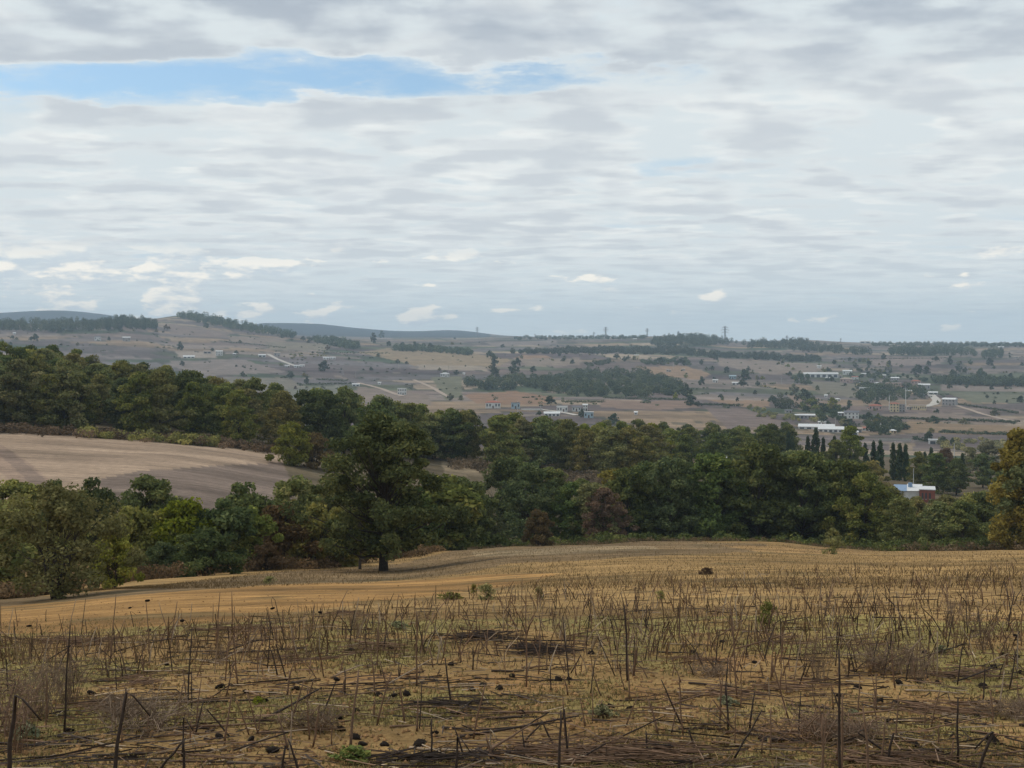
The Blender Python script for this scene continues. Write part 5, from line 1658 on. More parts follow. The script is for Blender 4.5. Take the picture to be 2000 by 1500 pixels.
# ---- stalk shapes, one metre tall
def stalk_mesh(seed, r0=0.009, stub=True):
    g = np.random.default_rng(seed)
    mb = MB()
    n = 6
    pts, rd = [], []
    bx, by = g.normal(0, 0.014, 2)
    for i in range(n):
        q = i / (n - 1)
        pts.append((bx * q * q + g.normal(0, 0.0025) * (i > 0), by * q * q + g.normal(0, 0.0025) * (i > 0), q - 0.06 * (i == 0)))
        rd.append(r0 * (1.15 - 0.45 * q) * g.uniform(0.9, 1.1))
    rd[-1] = r0 * 0.55
    if seed % 10 in (2, 5, 8):                 # top snapped over and hanging
        a = g.uniform(0, 6.28)
        k_ = np.array(pts[4])
        dr = np.array((math.cos(a), math.sin(a), 0))
        pts = pts[:4] + [tuple(k_), tuple(k_ + dr * 0.035 - np.array((0, 0, 0.03))), tuple(k_ + dr * g.uniform(0.06, 0.14) - np.array((0, 0, g.uniform(0.15, 0.35))))]
        rd = rd[:4] + [r0 * 0.75, r0 * 0.6, r0 * 0.45]
    mb.tube(pts, rd, 6, 0.5)
    for k in range(g.integers(2, 5)):           # stubs of broken leaf stalks
        i = g.integers(1, n - 1)
        a = g.uniform(0, 6.28)
        L_ = g.uniform(0.03, 0.10)
        p0 = np.array(pts[i])
        mb.tube([p0, p0 + np.array((math.cos(a) * L_ * 0.7, math.sin(a) * L_ * 0.7, L_ * 0.35)), p0 + np.array((math.cos(a) * L_, math.sin(a) * L_, -L_ * 0.3))],
                [r0 * 0.35, r0 * 0.25, r0 * 0.12], 3, 0.4, cap=False)
    return mb.mesh('stalk', True)


def hook_mesh(seed, drop=0.25, reach=0.10, r0=0.008):
    g = np.random.default_rng(seed)
    mb = MB()
    pts = [(0, 0, -0.06), (0.01, 0, 0.3), (0.0, 0.01, 0.65), (0.015, 0, 0.93), (0.04, 0, 1.0), (reach * 0.75, 0, 0.96), (reach, 0, 1.0 - drop)]
    pts = [np.array(p_) + g.normal(0, 0.006, 3) for p_ in pts]
    mb.tube(pts, [r0 * 1.15, r0, r0 * 0.9, r0 * 0.75, r0 * 0.7, r0 * 0.6, r0 * 0.5], 6, 0.5)
    return mb.mesh('bent_stalk', True), pts[-1]


def head_mesh(seed, R_=0.05):
    g = np.random.default_rng(seed)
    nu, nv = 12, 7
    V = []
    for j in range(nv):
        ph = math.pi * j / (nv - 1)
        for i in range(nu):
            a = 2 * math.pi * i / nu
            rr_ = R_ * math.sin(ph) ** 0.7 * (1 + 0.13 * g.normal())
            z_ = R_ * 0.55 * math.cos(ph) - R_ * 0.18 * math.exp(-(rr_ / (R_ * 0.45)) ** 2) * (1 if ph < 1.2 else 0)
            V.append((rr_ * math.cos(a), rr_ * math.sin(a), z_))
    f = [(j * nu + i, j * nu + (i + 1) % nu, (j + 1) * nu + (i + 1) % nu, (j + 1) * nu + i) for j in range(nv - 1) for i in range(nu)]
    nb = len(V)
    f3 = []
    for i in range(14):                       # dried ray bracts round the rim
        a = 2 * math.pi * i / 14 + g.normal(0, 0.1)
        k = len(V)
        ca, sa = math.cos(a), math.sin(a)
        V += [(ca * R_ * 0.85 - sa * 0.007, sa * R_ * 0.85 + ca * 0.007, -0.004), (ca * R_ * 0.85 + sa * 0.007, sa * R_ * 0.85 - ca * 0.007, -0.004),
              (ca * R_ * g.uniform(1.2, 1.6), sa * R_ * g.uniform(1.2, 1.6), g.uniform(-0.02, 0.02))]
        f3.append((k, k + 1, k + 2))
    return mesh_np('seed_head', np.array(V), [np.array(f)[:, ::-1], np.array(f3)], smooth=True)


STALKS = [stalk_mesh(800 + i) for i in range(10)]
HEADS = [head_mesh(820 + i) for i in range(5)]
HOOKS = [hook_mesh(830, 0.28, 0.09), hook_mesh(831, 0.20, 0.14), hook_mesh(832, 0.45, 0.12)]


def orient(o, p0, p1):
    d = Vector(p1) - Vector(p0)
    o.rotation_mode = 'QUATERNION'
    o.rotation_quaternion = d.to_track_quat('Z', 'Y')


n_stalk = 0


def stand(ub, yb, ut, yt, thick=1.0, mat='stalk', label=None, kind='sunflower_stalk', hook=None, head=False, group='standing sunflower stalks'):
    global n_stalk
    if yb >= 1493:            # foot lies below the picture edge
        k = 1.25
        ub, yb = ut + (ub - ut) * k, yt + (yb - yt) * k
    p, r = spot(ub, yb, 5.0, 80.0)
    ppm_ = F / (r * math.cos(math.atan((ub - CX) / F)))
    dx_, dz_ = (ut - ub) / ppm_, (yb - yt) / ppm_
    dz_ *= 1.0
    top = p + Vector((dx_, RND.uniform(-0.12, 0.12) * dz_, dz_))
    L_ = (top - p).length
    if hook is not None:
        me_, tip = HOOKS[hook]
    else:
        me_ = STALKS[RND.randrange(len(STALKS))]
    o = link(kind, me_, M[mat], loc=p)
    orient(o, p, top)
    thick *= 0.78
    o.scale = (thick, thick, L_) if hook is None else (max(L_, 0.3), max(L_, 0.3), L_)
    tag(o, label or 'dry brown sunflower stalk standing upright in the stubble', 'stalk', group)
    if hook is not None or head:
        h = link('seed_head', HEADS[RND.randrange(5)], M['head'], o)
        if hook is not None:
            h.location = tip
            k = 1.0 / max(L_, 0.3)
            h.scale = (k * 0.6, k * 0.6, 0.6 / L_)
        else:
            h.location = (0, 0, 1.0)
            h.scale = (0.62 / thick, 0.62 / thick, 0.62 / L_)
        h.rotation_euler = (0, 0, RND.uniform(0, 6))
    n_stalk += 1
    return o


SPEC = [  # foot u, row; tip u, row; thickness; material; label
    (18, 1500, 36, 1308, 2.0, 'stalkdark', 'thick dark stalk near the left bottom corner'), (2, 1420, 38, 1312, 1.4, 'stalkdark', 'dark leaning stalk touching the thick stalk at the left'),
    (125, 1432, 137, 1217, 1.3, 'stalkdark', 'tall thin dark stalk right of the brown weed clump'), (223, 1500, 249, 1305, 1.9, 'stalkdark', 'thick slanting dark stalk with a cut top, lower left'),
    (16, 1350, 8, 1274, 1.0, 'stalkdark', 'short dark stalk at the left picture edge'), (92, 1410, 94, 1290, 1.1, 'stalk', 'upright brown stalk inside the brown weed clump'),
    (215, 1298, 221, 1162, 1.0, 'stalk', 'tall thin stalk rising over the golden strip, left'), (332, 1270, 342, 1176, 1.0, 'stalk', 'slightly slanting stalk over the golden strip, left'),
    (367, 1377, 372, 1232, 1.1, 'stalkdark', 'dark upright stalk below the bent stalk, left'), (422, 1290, 430, 1156, 1.0, 'stalk', 'tall stalk with a curved tip over the golden strip'),
    (465, 1342, 456, 1239, 1.1, 'stalk', 'stalk leaning left beside a crossing stalk'), (467, 1297, 487, 1230, 1.0, 'stalk', 'stalk leaning right, crossing its neighbour'),
    (382, 1435, 395, 1370, 1.0, 'stalkdark', 'left leg of an upside-down V of stalks, lower left'), (447, 1437, 395, 1370, 1.0, 'stalkdark', 'right leg of an upside-down V of stalks, lower left'),
    (360, 1497, 364, 1440, 1.5, 'stalkdark', 'short thick stub at the bottom edge, left'), (315, 1500, 360, 1441, 1.5, 'stalkdark', 'slanting stub meeting the short thick stub'),
    (522, 1305, 532, 1192, 1.0, 'stalkdark', 'stalk left of the bent over stalk pair'), (577, 1312, 572, 1225, 1.0, 'stalk', 'short upright stalk left of centre'),
    (560, 1330, 535, 1240, 1.1, 'stalkdark', 'stalk leaning left, left of centre'), (814, 1340, 816, 1155, 1.2, 'stalk', 'tall straight brown stalk left of centre'),
    (739, 1275, 739, 1207, 1.0, 'stalk', 'short straight stalk beside the tall straight one'), (684, 1472, 694, 1311, 1.5, 'stalk', 'thick straight stalk in the lower middle left'),
    (736, 1417, 759, 1311, 1.2, 'stalk', 'stalk slanting right beside the thick straight one'), (604, 1445, 602, 1371, 1.1, 'stalk', 'short reddish stalk left of the thick straight one'),
    (550, 1500, 565, 1440, 1.3, 'stalkdark', 'left leg of the small upside-down V at the bottom edge'), (581, 1500, 566, 1440, 1.3, 'stalkdark', 'right leg of the small upside-down V at the bottom edge'),
    (881, 1375, 870, 1285, 1.2, 'stalkdark', 'dark stalk leaning left, lower centre'), (891, 1495, 892, 1422, 1.4, 'stalkdark', 'dark stub at the bottom edge, centre'),
    (854, 1297, 860, 1232, 1.2, 'stalkpale', 'pale bleached stalk left of the dark stalk heap'), (1226, 1330, 1222, 1183, 1.7, 'stalkdark', 'thick dark stalk standing right of the stalk heap'),
    (1230, 1370, 1226, 1280, 1.0, 'stalk', 'thin stalk just in front of the thick dark one'), (1112, 1340, 1100, 1207, 1.1, 'stalkdark', 'stalk leaning left in front of the stalk heap'),
    (1028, 1342, 1029, 1180, 1.2, 'stalk', 'tall straight stalk through the stalk heap'), (1052, 1317, 1056, 1220, 1.0, 'stalk', 'thin stalk right of the tall one in the stalk heap'),
    (1236, 1322, 1247, 1217, 1.0, 'stalk', 'thin stalk slanting right beside the thick dark one'), (1327, 1247, 1327, 1130, 1.1, 'stalk', 'tall straight stalk right of centre, further back'),
    (1397, 1310, 1402, 1230, 1.0, 'stalkdark', 'dark stalk left of the tallest thin stalk, right of centre'), (1440, 1365, 1430, 1180, 1.1, 'stalk', 'very tall thin stalk with a kink, right of centre'),
    (1330, 1375, 1327, 1305, 1.1, 'stalk', 'short straight stalk below centre right'), (1422, 1427, 1421, 1340, 1.2, 'stalkdark', 'dark straight stalk, lower right of centre'),
    (1337, 1427, 1289, 1328, 1.2, 'stalkdark', 'dark stalk leaning strongly left, lower centre right'), (1092, 1498, 1092, 1391, 1.3, 'stalkdark', 'dark straight stalk at the bottom edge, centre'),
    (1020, 1455, 1058, 1408, 1.1, 'stalkdark', 'left leg of a bent stalk arch, bottom centre'), (1081, 1455, 1058, 1408, 1.1, 'stalkdark', 'right leg of a bent stalk arch, bottom centre'),
    (1265, 1470, 1262, 1430, 1.2, 'stalkdark', 'short dark stub near the bottom edge, right of centre'), (1435, 1428, 1382, 1350, 1.0, 'stalk', 'thin stalk leaning left against the dark straight one'),
    (1432, 1485, 1487, 1385, 1.1, 'stalkdark', 'long stalk leaning right near the bottom edge'), (1115, 1315, 1134, 1278, 1.2, 'stalkdark', 'short leaning stalk propping a broken one, centre'),
    (1640, 1495, 1630, 1265, 1.4, 'stalkdark', 'tallest dark stalk at the lower right'), (1635, 1270, 1635, 1200, 1.1, 'stalkdark', 'dark stalk standing behind the tallest one at the right'),
    (1607, 1500, 1606, 1360, 1.2, 'stalk', 'straight brown stalk left of the tallest dark one'), (1644, 1498, 1645, 1355, 1.1, 'stalk', 'straight stalk right of the tallest dark one'),
    (1697, 1500, 1697, 1386, 1.4, 'stalk', 'thick upright stalk at the bottom edge, right'), (1912, 1500, 1939, 1400, 1.9, 'stalkdark', 'thick dark slanting stalk at the lower right corner'),
    (1870, 1490, 1866, 1357, 1.3, 'stalkdark', 'dark upright stalk near the lower right corner'), (1732, 1492, 1747, 1415, 1.3, 'stalkdark', 'dark stub slanting right at the bottom edge, right'),
    (1750, 1450, 1752, 1357, 1.0, 'stalk', 'thin upright stalk right of the thick one'), (1765, 1492, 1652, 1417, 1.3, 'stalkdark', 'long stalk leaning far left at the bottom right'),
    (1720, 1490, 1733, 1405, 1.0, 'stalk', 'thin stalk beside the long leaning one'), (1525, 1268, 1525, 1197, 1.1, 'stalkdark', 'dark stalk right of the yellow-green weed'),
    (1750, 1255, 1746, 1162, 1.1, 'stalkdark', 'dark upright stalk in the dense stubble, right'), (1791, 1310, 1791, 1242, 1.0, 'stalk', 'short upright stalk in the pale weed, right'),
    (1850, 1265, 1862, 1202, 1.0, 'stalkdark', 'stalk slanting right in the dense stubble'), (1890, 1237, 1887, 1162, 1.1, 'stalkdark', 'dark upright stalk near the right edge'),
    (1607, 1265, 1604, 1162, 1.0, 'stalk', 'tall stalk in the dense stubble right of the yellow-green weed'), (1995, 1262, 1995, 1185, 1.0, 'stalk', 'upright stalk at the right picture edge'),
    (1542, 1410, 1507, 1290, 1.0, 'stalk', 'thin stalk leaning left, lower right quarter'), (1203, 1270, 1193, 1205, 1.0, 'stalkdark', 'dark stalk left of the thick dark one'),
    (1735, 1245, 1741, 1180, 1.0, 'stalk', 'short stalk beside the dark upright one, right'), (1120, 1250, 1122, 1200, 1.0, 'stalk', 'small stalk behind the stalk heap'),
]
for (ub, yb, ut, yt, th_, mt_, lab) in SPEC:
    stand(ub, yb, ut, yt, th_, mt_, lab)
stand(292, 1285, 285, 1175, 1.0, 'stalk', 'stalk with a dark seed head on its tip, left', head=True)
stand(630, 1395, 657, 1327, 1.1, 'stalkdark', 'short slanting stalk carrying a dark seed head', head=True)
stand(346, 1275, 350, 1187, 1.0, 'stalk', 'stalk bent over with a hanging dark seed head, left', hook=0)
stand(560, 1265, 533, 1168, 1.0, 'stalkdark', 'stalk bent over to a hanging head, left of centre', hook=1)
stand(616, 1275, 632, 1181, 1.0, 'stalk', 'stalk with a hooked tip, left of centre', hook=1)
stand(1466, 1320, 1468, 1270, 1.0, 'stalkdark', 'small hooked stalk with a hanging head, right of centre', hook=2)
# the ordinary stalks that show largest, each its own thing
EDGE = ([-60, 0, 250, 520, 700, 900, 1100, 1300, 1600, 2060], [1278, 1272, 1256, 1224, 1196, 1168, 1146, 1134, 1114, 1098])
gf = np.random.default_rng(91)
u_, y_, r_, X_, Y_ = scatter_px(226, ([-60, 2060], [1212, 1178]), 1500, gf)
order = np.argsort(r_)
names_g = ['dry sunflower stalk standing in the nearest stubble', 'dry sunflower stalk standing in the middle of the stubble', 'thin sunflower stalk standing in the dense far stubble']
for i in order:
    h = gf.uniform(0.22, 0.62) * (1.0 if r_[i] > 15 else 0.75)
    px_ = F / r_[i]
    zone = 0 if r_[i] < 13 else (1 if r_[i] < 19 else 2)
    lean = gf.normal(0, 0.16)
    stand(u_[i], y_[i], u_[i] + lean * h * px_, y_[i] - h * px_, gf.uniform(0.75, 1.25), ['stalk', 'stalk', 'stalkdark', 'stalkpale'][gf.choice(4, p=[0.45, 0.2, 0.25, 0.10])],
          names_g[zone] + (', left third' if u_[i] < 680 else ', middle third' if u_[i] < 1350 else ', right third'),
          group=['nearest stubble stalks', 'middle stubble stalks', 'far stubble stalks'][zone] + (', left' if u_[i] < 680 else ', middle' if u_[i] < 1350 else ', right'), head=gf.random() < 0.01)


# ---- the rest of the stubble: thousands of stalks, one mass
def prism_mass(name, P0, P1, r0, r1, tone, mat, label, cat, k=3):
    """n straight tapered k-sided sticks from P0 to P1"""
    n = len(P0)
    d = P1 - P0
    d /= np.linalg.norm(d, axis=1, keepdims=True) + 1e-9
    ref = np.where(np.abs(d[:, 2:3]) < 0.8, np.array([[0, 0, 1.0]]), np.array([[1.0, 0, 0]]))
    a = np.cross(d, ref)
    a /= np.linalg.norm(a, axis=1, keepdims=True) + 1e-9
    b_ = np.cross(d, a)
    V = []
    for P__, rr_ in ((P0, r0), (P1, r1)):
        for j in range(k):
            an = 2 * math.pi * j / k
            V.append(P__ + (a * math.cos(an) + b_ * math.sin(an)) * rr_[:, None])
    V = np.stack(V, 1).reshape(-1, 3)
    off = (np.arange(n) * 2 * k)[:, None]
    f = [off + np.array([[j, (j + 1) % k, k + (j + 1) % k, k + j]]) for j in range(k)]
    o = link(name, mesh_np(name, V, np.concatenate(f), {'tone': np.repeat(tone, 2 * k)}), M[mat])
    tag(o, label, cat, kind='stuff')
    return o


for n, mt_, sd_, lab in ((2500, 'stalk', 1, 'brown stubble of countless sunflower stalks across the field'), (750, 'stalkdark', 2, 'dark broken stalks scattered through the far stubble'),
                         (500, 'stalkpale', 3, 'pale bleached stalks scattered through the far stubble')):
    g = np.random.default_rng(900 + sd_)
    n = int(n * 1.27)
    u_, y_, r_, X_, Y_ = scatter_px(n, EDGE, 1330, g, wide=True)
    keep = (r_ > 13 + g.uniform(0, 8, n)) & (g.random(n) < np.interp(u_, [0, 500, 900, 1300], [0.24, 0.34, 0.6, 1.0]))
    X_, Y_, r_ = X_[keep], Y_[keep], r_[keep]
    n = len(X_)
    P0 = np.stack([X_, Y_, gz(X_, Y_) - 0.03], 1)
    h = g.uniform(0.10, 0.52, n) * g.uniform(0.6, 1.1, n)
    ln = g.normal(0, 0.26, (n, 2))
    mid_ = P0 + np.stack([ln[:, 0] * h * 0.6, ln[:, 1] * h * 0.6, h * 0.6], 1)
    P1 = P0 + np.stack([ln[:, 0] * h * 1.3, ln[:, 1] * h * 1.3, h], 1)
    tn = g.uniform(0.2, 0.85, n)
    w_ = g.uniform(0.6, 1.25, n) * (0.0062 + 0.00014 * r_)
    # broken limbs and dry leaf stalks leaning off some of them
    m2 = g.random(n) < 0.45
    e_ = g.normal(0, 1, (m2.sum(), 3)) * np.array((0.16, 0.16, 0.06))
    P0b = np.concatenate([P0, mid_, mid_[m2]])
    P1b = np.concatenate([mid_, P1, mid_[m2] + e_])
    prism_mass('stubble', P0b, P1b, np.concatenate([w_, w_ * 0.85, w_[m2] * 0.5]), np.concatenate([w_ * 0.85, w_ * 0.5, w_[m2] * 0.2]),
               np.concatenate([tn, tn, tn[m2]]), mt_, lab, 'stubble')

# ---- litter: straw, stalk splinters and grass lying over the soil
for n, mt_, sd_, Ls, wd, lab, tl in ((7000, 'straw', 11, (0.04, 0.22), 0.0032, 'straw and splinters strewn over the soil', 0.10), (2400, 'stalk', 12, (0.08, 0.5), 0.0045, 'broken stalk splinters lying on the soil', 0.08),
                                    (1000, 'stalkpale', 13, (0.08, 0.4), 0.0045, 'bleached stalk splinters lying on the soil', 0.12), (2000, 'stalkdark', 14, (0.1, 0.6), 0.0055, 'dark rotting stalk pieces lying on the soil', 0.06)):
    g = np.random.default_rng(930 + sd_)
    u_, y_, r_, X_, Y_ = scatter_px(n, ([-60, 0, 300, 700, 1000, 1500, 2060], [1250, 1245, 1230, 1185, 1150, 1130, 1120]), 1560, g, wide=True)
    clump = fbm(X_ * 0.8, Y_ * 0.55, 3, 400 + sd_) + g.uniform(-0.35, 0.35, n) > -0.05
    X_, Y_, r_ = X_[clump], Y_[clump], r_[clump]
    n = len(X_)
    L_ = g.uniform(*Ls, n)
    az = g.normal(0, 0.75, n) + np.pi * (g.random(n) < 0.5)
    dX, dY = np.cos(az) * L_, np.sin(az) * L_
    z0 = gz(X_, Y_)
    z1 = gz(X_ + dX, Y_ + dY)
    lf_ = np.abs(g.normal(0, tl, (2, n))) * L_
    P0 = np.stack([X_, Y_, z0 + 0.006 + lf_[0]], 1)
    P1 = np.stack([X_ + dX, Y_ + dY, z1 + 0.006 + lf_[1]], 1)
    w_ = wd * g.uniform(0.6, 1.4, n) * (1 + 0.012 * r_)
    prism_mass('litter', P0, P1, w_, w_ * 0.7, g.uniform(0.1, 0.9, n), mt_, lab, 'litter')

# ---- clods and crumbs of soil
g = np.random.default_rng(960)
n = 11000
u_, y_, r_, X_, Y_ = scatter_px(n, ([-60, 0, 300, 700, 1000, 1500, 2060], [1180, 1175, 1165, 1140, 1120, 1120, 1100]), 1560, g, wide=True)
s_ = g.uniform(0.008, 0.026, n) * g.uniform(0.6, 1.3, n)
octa = np.array([(1, 0, 0), (0, 1, 0), (-1, 0, 0), (0, -1, 0), (0, 0, 0.8), (0, 0, -0.6)])
V = octa[None] * s_[:, None, None] * g.uniform(0.6, 1.4, (n, 6, 1)) + np.stack([X_, Y_, gz(X_, Y_) + s_ * 0.3], 1)[:, None, :]
ft = np.array([(0, 1, 4), (1, 2, 4), (2, 3, 4), (3, 0, 4), (1, 0, 5), (2, 1, 5), (3, 2, 5), (0, 3, 5)])
f = (np.arange(n)[:, None, None] * 6 + ft[None]).reshape(-1, 3)
o = link('soil_clods', mesh_np('soil_clods', V.reshape(-1, 3), f, {'tone': np.repeat(g.uniform(0.15, 0.85, n), 6)}, smooth=False), M['clod'])
tag(o, 'crumbs and clods of orange brown soil over the field', 'soil', kind='stuff')

# ---- short dry grass and moss-green sprouts
LEAF['sprout'] = leaf_mat('dry_sprouts', (0.130, 0.110, 0.034), (0.260, 0.215, 0.066), (0.400, 0.345, 0.130), 0.3)
for n, sd_, mt_, hh, ya, lab in ((60000, 21, 'sprout', (0.012, 0.05), ([-60, 2060], [1215, 1165]), 'short yellowish grass and sprouts over the soil'),
                                 (5000, 22, 'scrub', (0.06, 0.24), ([-60, 0, 250, 520, 700, 900, 1100, 1300, 1600, 2060], [1262, 1255, 1238, 1204, 1180, 1152, 1122, 1100, 1080, 1080]), 'dead brown grass between the stalks')):
    g = np.random.default_rng(970 + sd_)
    u_, y_, r_, X_, Y_ = scatter_px(int(n * 1.25), ya, 1560 if sd_ == 21 else 1300, g, wide=True)
    n = len(u_)
    cl_ = fbm(X_ * 0.55, Y_ * 0.55, 4, 61 if sd_ == 21 else 161) + g.uniform(-0.3, 0.3, n) > (-0.12 if sd_ == 21 else -0.1)
    X_, Y_, r_ = X_[cl_], Y_[cl_], r_[cl_]
    n = len(X_)
    h = g.uniform(*hh, n)
    ln = g.normal(0, 0.5, (n, 2)) * h[:, None]
    w_ = g.uniform(0.003, 0.008, n) * (1 + r_ * 0.012)
    az = g.uniform(0, 6.28, n)
    B = np.stack([X_, Y_, gz(X_, Y_)], 1)
    side_ = np.stack([np.cos(az) * w_, np.sin(az) * w_, np.zeros(n)], 1)
    tip = B + np.stack([ln[:, 0], ln[:, 1], h], 1)
    mid_ = B + np.stack([ln[:, 0] * 0.35, ln[:, 1] * 0.35, h * 0.6], 1)
    V = np.stack([B - side_, B + side_, mid_ + side_ * 0.7, tip, mid_ - side_ * 0.7], 1).reshape(-1, 3)
    i0 = np.arange(n)[:, None] * 5
    o = link('dry_grass', mesh_np('dry_grass', V, [i0 + np.array([[0, 1, 2, 4]]), i0 + np.array([[4, 2, 3]])], {'tone': np.repeat(g.uniform(0.1, 0.9, n), 5)}), LEAF[mt_])
    tag(o, lab, 'grass', kind='stuff')

# dry grass on the far half of the field and round the oak
g = np.random.default_rng(990)
n = 58000
I_N1 = np.searchsorted(Rq, 165.0)
u_, y_, r_, X_, Y_ = scatter_px(n, ([-60, 0, 300, 560, 760, 900, 1280, 1500, 1750, 2060], [1172, 1170, 1145, 1112, 1088, 1072, 1058, 1061, 1078, 1076]),
                                1150, g, wide=True)
gold = inside(u_, y_, [(-400, 1190), (0, 1186), (300, 1162), (500, 1146), (700, 1140), (950, 1122), (1100, 1120), (1000, 1145), (700, 1190), (420, 1225), (-400, 1262)])
k = (~gold) & (g.random(n) < 0.9)
X_, Y_, r_ = X_[k], Y_[k], r_[k]
n = len(X_)
h = g.uniform(0.03, 0.13, n) * (1 + 0.5 * (fbm(X_ / 6, Y_ / 6, 2, 12) > 0.1))
ln = g.normal(0, 0.35, (n, 2)) * h[:, None]
w_ = g.uniform(0.006, 0.016, n) * (0.4 + r_ / 90)
az = g.uniform(0, 6.28, n)
B = np.stack([X_, Y_, gz(X_, Y_) - 0.01], 1)
side_ = np.stack([np.cos(az) * w_, np.sin(az) * w_, np.zeros(n)], 1)
tip = B + np.stack([ln[:, 0], ln[:, 1], h], 1)
V = np.stack([B - side_, B + side_, tip], 1).reshape(-1, 3)
LEAF['hay'] = leaf_mat('hay_blades', (0.110, 0.070, 0.032), (0.175, 0.112, 0.050), (0.245, 0.165, 0.080), 0.2)
o = link('dry_grass', mesh_np('dry_grass', V, np.arange(n * 3).reshape(n, 3), {'tone': np.repeat(g.uniform(0.1, 0.9, n), 3)}), LEAF['hay'])
tag(o, 'short dry grass over the far half of the field and round the oak', 'grass', kind='stuff')
I_N1 = np.searchsorted(Rq, 90.0)

# ---- heaps of broken stalks
HEAPS = [  # centre u, row, half width px, half depth px, sticks, label
    (945, 1250, 80, 10, 130, 'dark heap of broken stalks left of centre'), (1060, 1274, 62, 12, 130, 'dark heap of broken stalks in the centre'), (1210, 1482, 250, 22, 300, 'broad heap of dark stalks along the bottom edge'),
    (1840, 1392, 100, 10, 90, 'flat heap of stalks and heads, lower right'), (1885, 1322, 90, 10, 70, 'loose heap of stalks and heads near the right edge'), (1350, 1296, 70, 6, 50, 'small flat heap of grey stalks right of centre'),
    (590, 1292, 80, 8, 70, 'thin heap of dark stalks left of centre'), (745, 1270, 70, 9, 80, 'heap of greyish stalks between the two tall straight stalks'), (900, 1386, 95, 8, 60, 'flat heap of black stalks, lower centre'),
    (275, 1337, 45, 8, 50, 'small dark heap of stalks, left'), (200, 1384, 70, 7, 60, 'small greenish heap of thin stalks, lower left'), (1760, 1492, 150, 10, 120, 'dark heap of stalks at the bottom edge, right'),
    (1390, 1362, 130, 10, 70, 'long flat row of fallen stalks, right of centre'), (900, 1490, 150, 10, 110, 'dark heap of stalks at the bottom edge, left of centre'), (1540, 1258, 50, 8, 50, 'small dark heap below the yellow-green weed'),
    (450, 1232, 130, 8, 130, 'dark windrow of rotting stalks beside the golden strip, right part'), (120, 1256, 160, 8, 150, 'dark windrow of rotting stalks beside the golden strip, left part'), (690, 1205, 70, 7, 70, 'dark windrow of stalks at the end of the golden strip'),
    (1550, 1348, 60, 10, 50, 'tangled dark heap, lower right quarter'), (1690, 1262, 60, 6, 40, 'short row of fallen stalks in the right stubble'),
]
gh = np.random.default_rng(55)
for i, (u0, y0, hw, hd, ns, lab) in enumerate(HEAPS):
    P0, P1, w_ = [], [], []
    for k in range(int(ns * (0.8 if i in (0, 1) else 0.5))):
        u = u0 + gh.normal(0, 0.45) * hw
        y = y0 + gh.normal(0, 0.5) * hd
        r = find_r(u, y, 5.5, 60)
        x, yy_ = polar(u, r)
        L_ = gh.uniform(0.15, 0.75)
        a = gh.normal(0, 0.75)
        up = abs(gh.normal(0, 0.04)) * (1 - min(abs(u - u0) / hw, 1) * 0.7)
        dx_, dy_ = math.cos(a) * L_ / 2, math.sin(a) * L_ / 2
        P0.append((x - dx_, yy_ - dy_, float(gz(x - dx_, yy_ - dy_)) + up + gh.uniform(0, 0.05)))
        P1.append((x + dx_, yy_ + dy_, float(gz(x + dx_, yy_ + dy_)) + up + gh.uniform(0, 0.05)))
        w_.append(gh.uniform(0.0025, 0.0075))
    w_ = np.array(w_)
    prism_mass('stalk_heap', np.array(P0), np.array(P1), w_, w_ * 0.7, gh.uniform(0.1, 0.9, len(w_)), 'stalkdark' if i in (0, 1, 8, 13) else 'stalk', lab, 'heap', 4)

# ---- single fallen stalks
gl = np.random.default_rng(66)
u_, y_, r_, X_, Y_ = scatter_px(150, ([-60, 2060], [1245, 1200]), 1500, gl)
for i in range(150):
    a = gl.normal(0, 0.5)
    L_ = gl.uniform(0.3, 0.95)
    p0 = Vector((X_[i], Y_[i], float(gz(X_[i], Y_[i])) + 0.015))
    x1, y1 = X_[i] + math.cos(a) * L_, Y_[i] + math.sin(a) * L_
    p1 = Vector((x1, y1, float(gz(x1, y1)) + 0.015 + (gl.uniform(0.05, 0.25) if gl.random() < 0.25 else 0)))
    o = link('fallen_stalk', STALKS[i % 10], M[['stalk', 'stalkdark', 'stalkdark', 'stalkpale'][gl.choice(4, p=[0.35, 0.3, 0.2, 0.15])]], loc=p0)
    orient(o, p0, p1)
    t_ = gl.uniform(0.7, 1.3)
    o.scale = (t_, t_, L_)
    near = r_[i] < 12.5
    zn = ('nearest' if near else 'further') + ' stubble, ' + ('left' if u_[i] < 500 else 'left of centre' if u_[i] < 1000 else 'right of centre' if u_[i] < 1500 else 'right') + ' part'
    tag(o, 'sunflower stalk lying flat among the ' + zn, 'stalk', 'fallen stalks in the ' + zn)

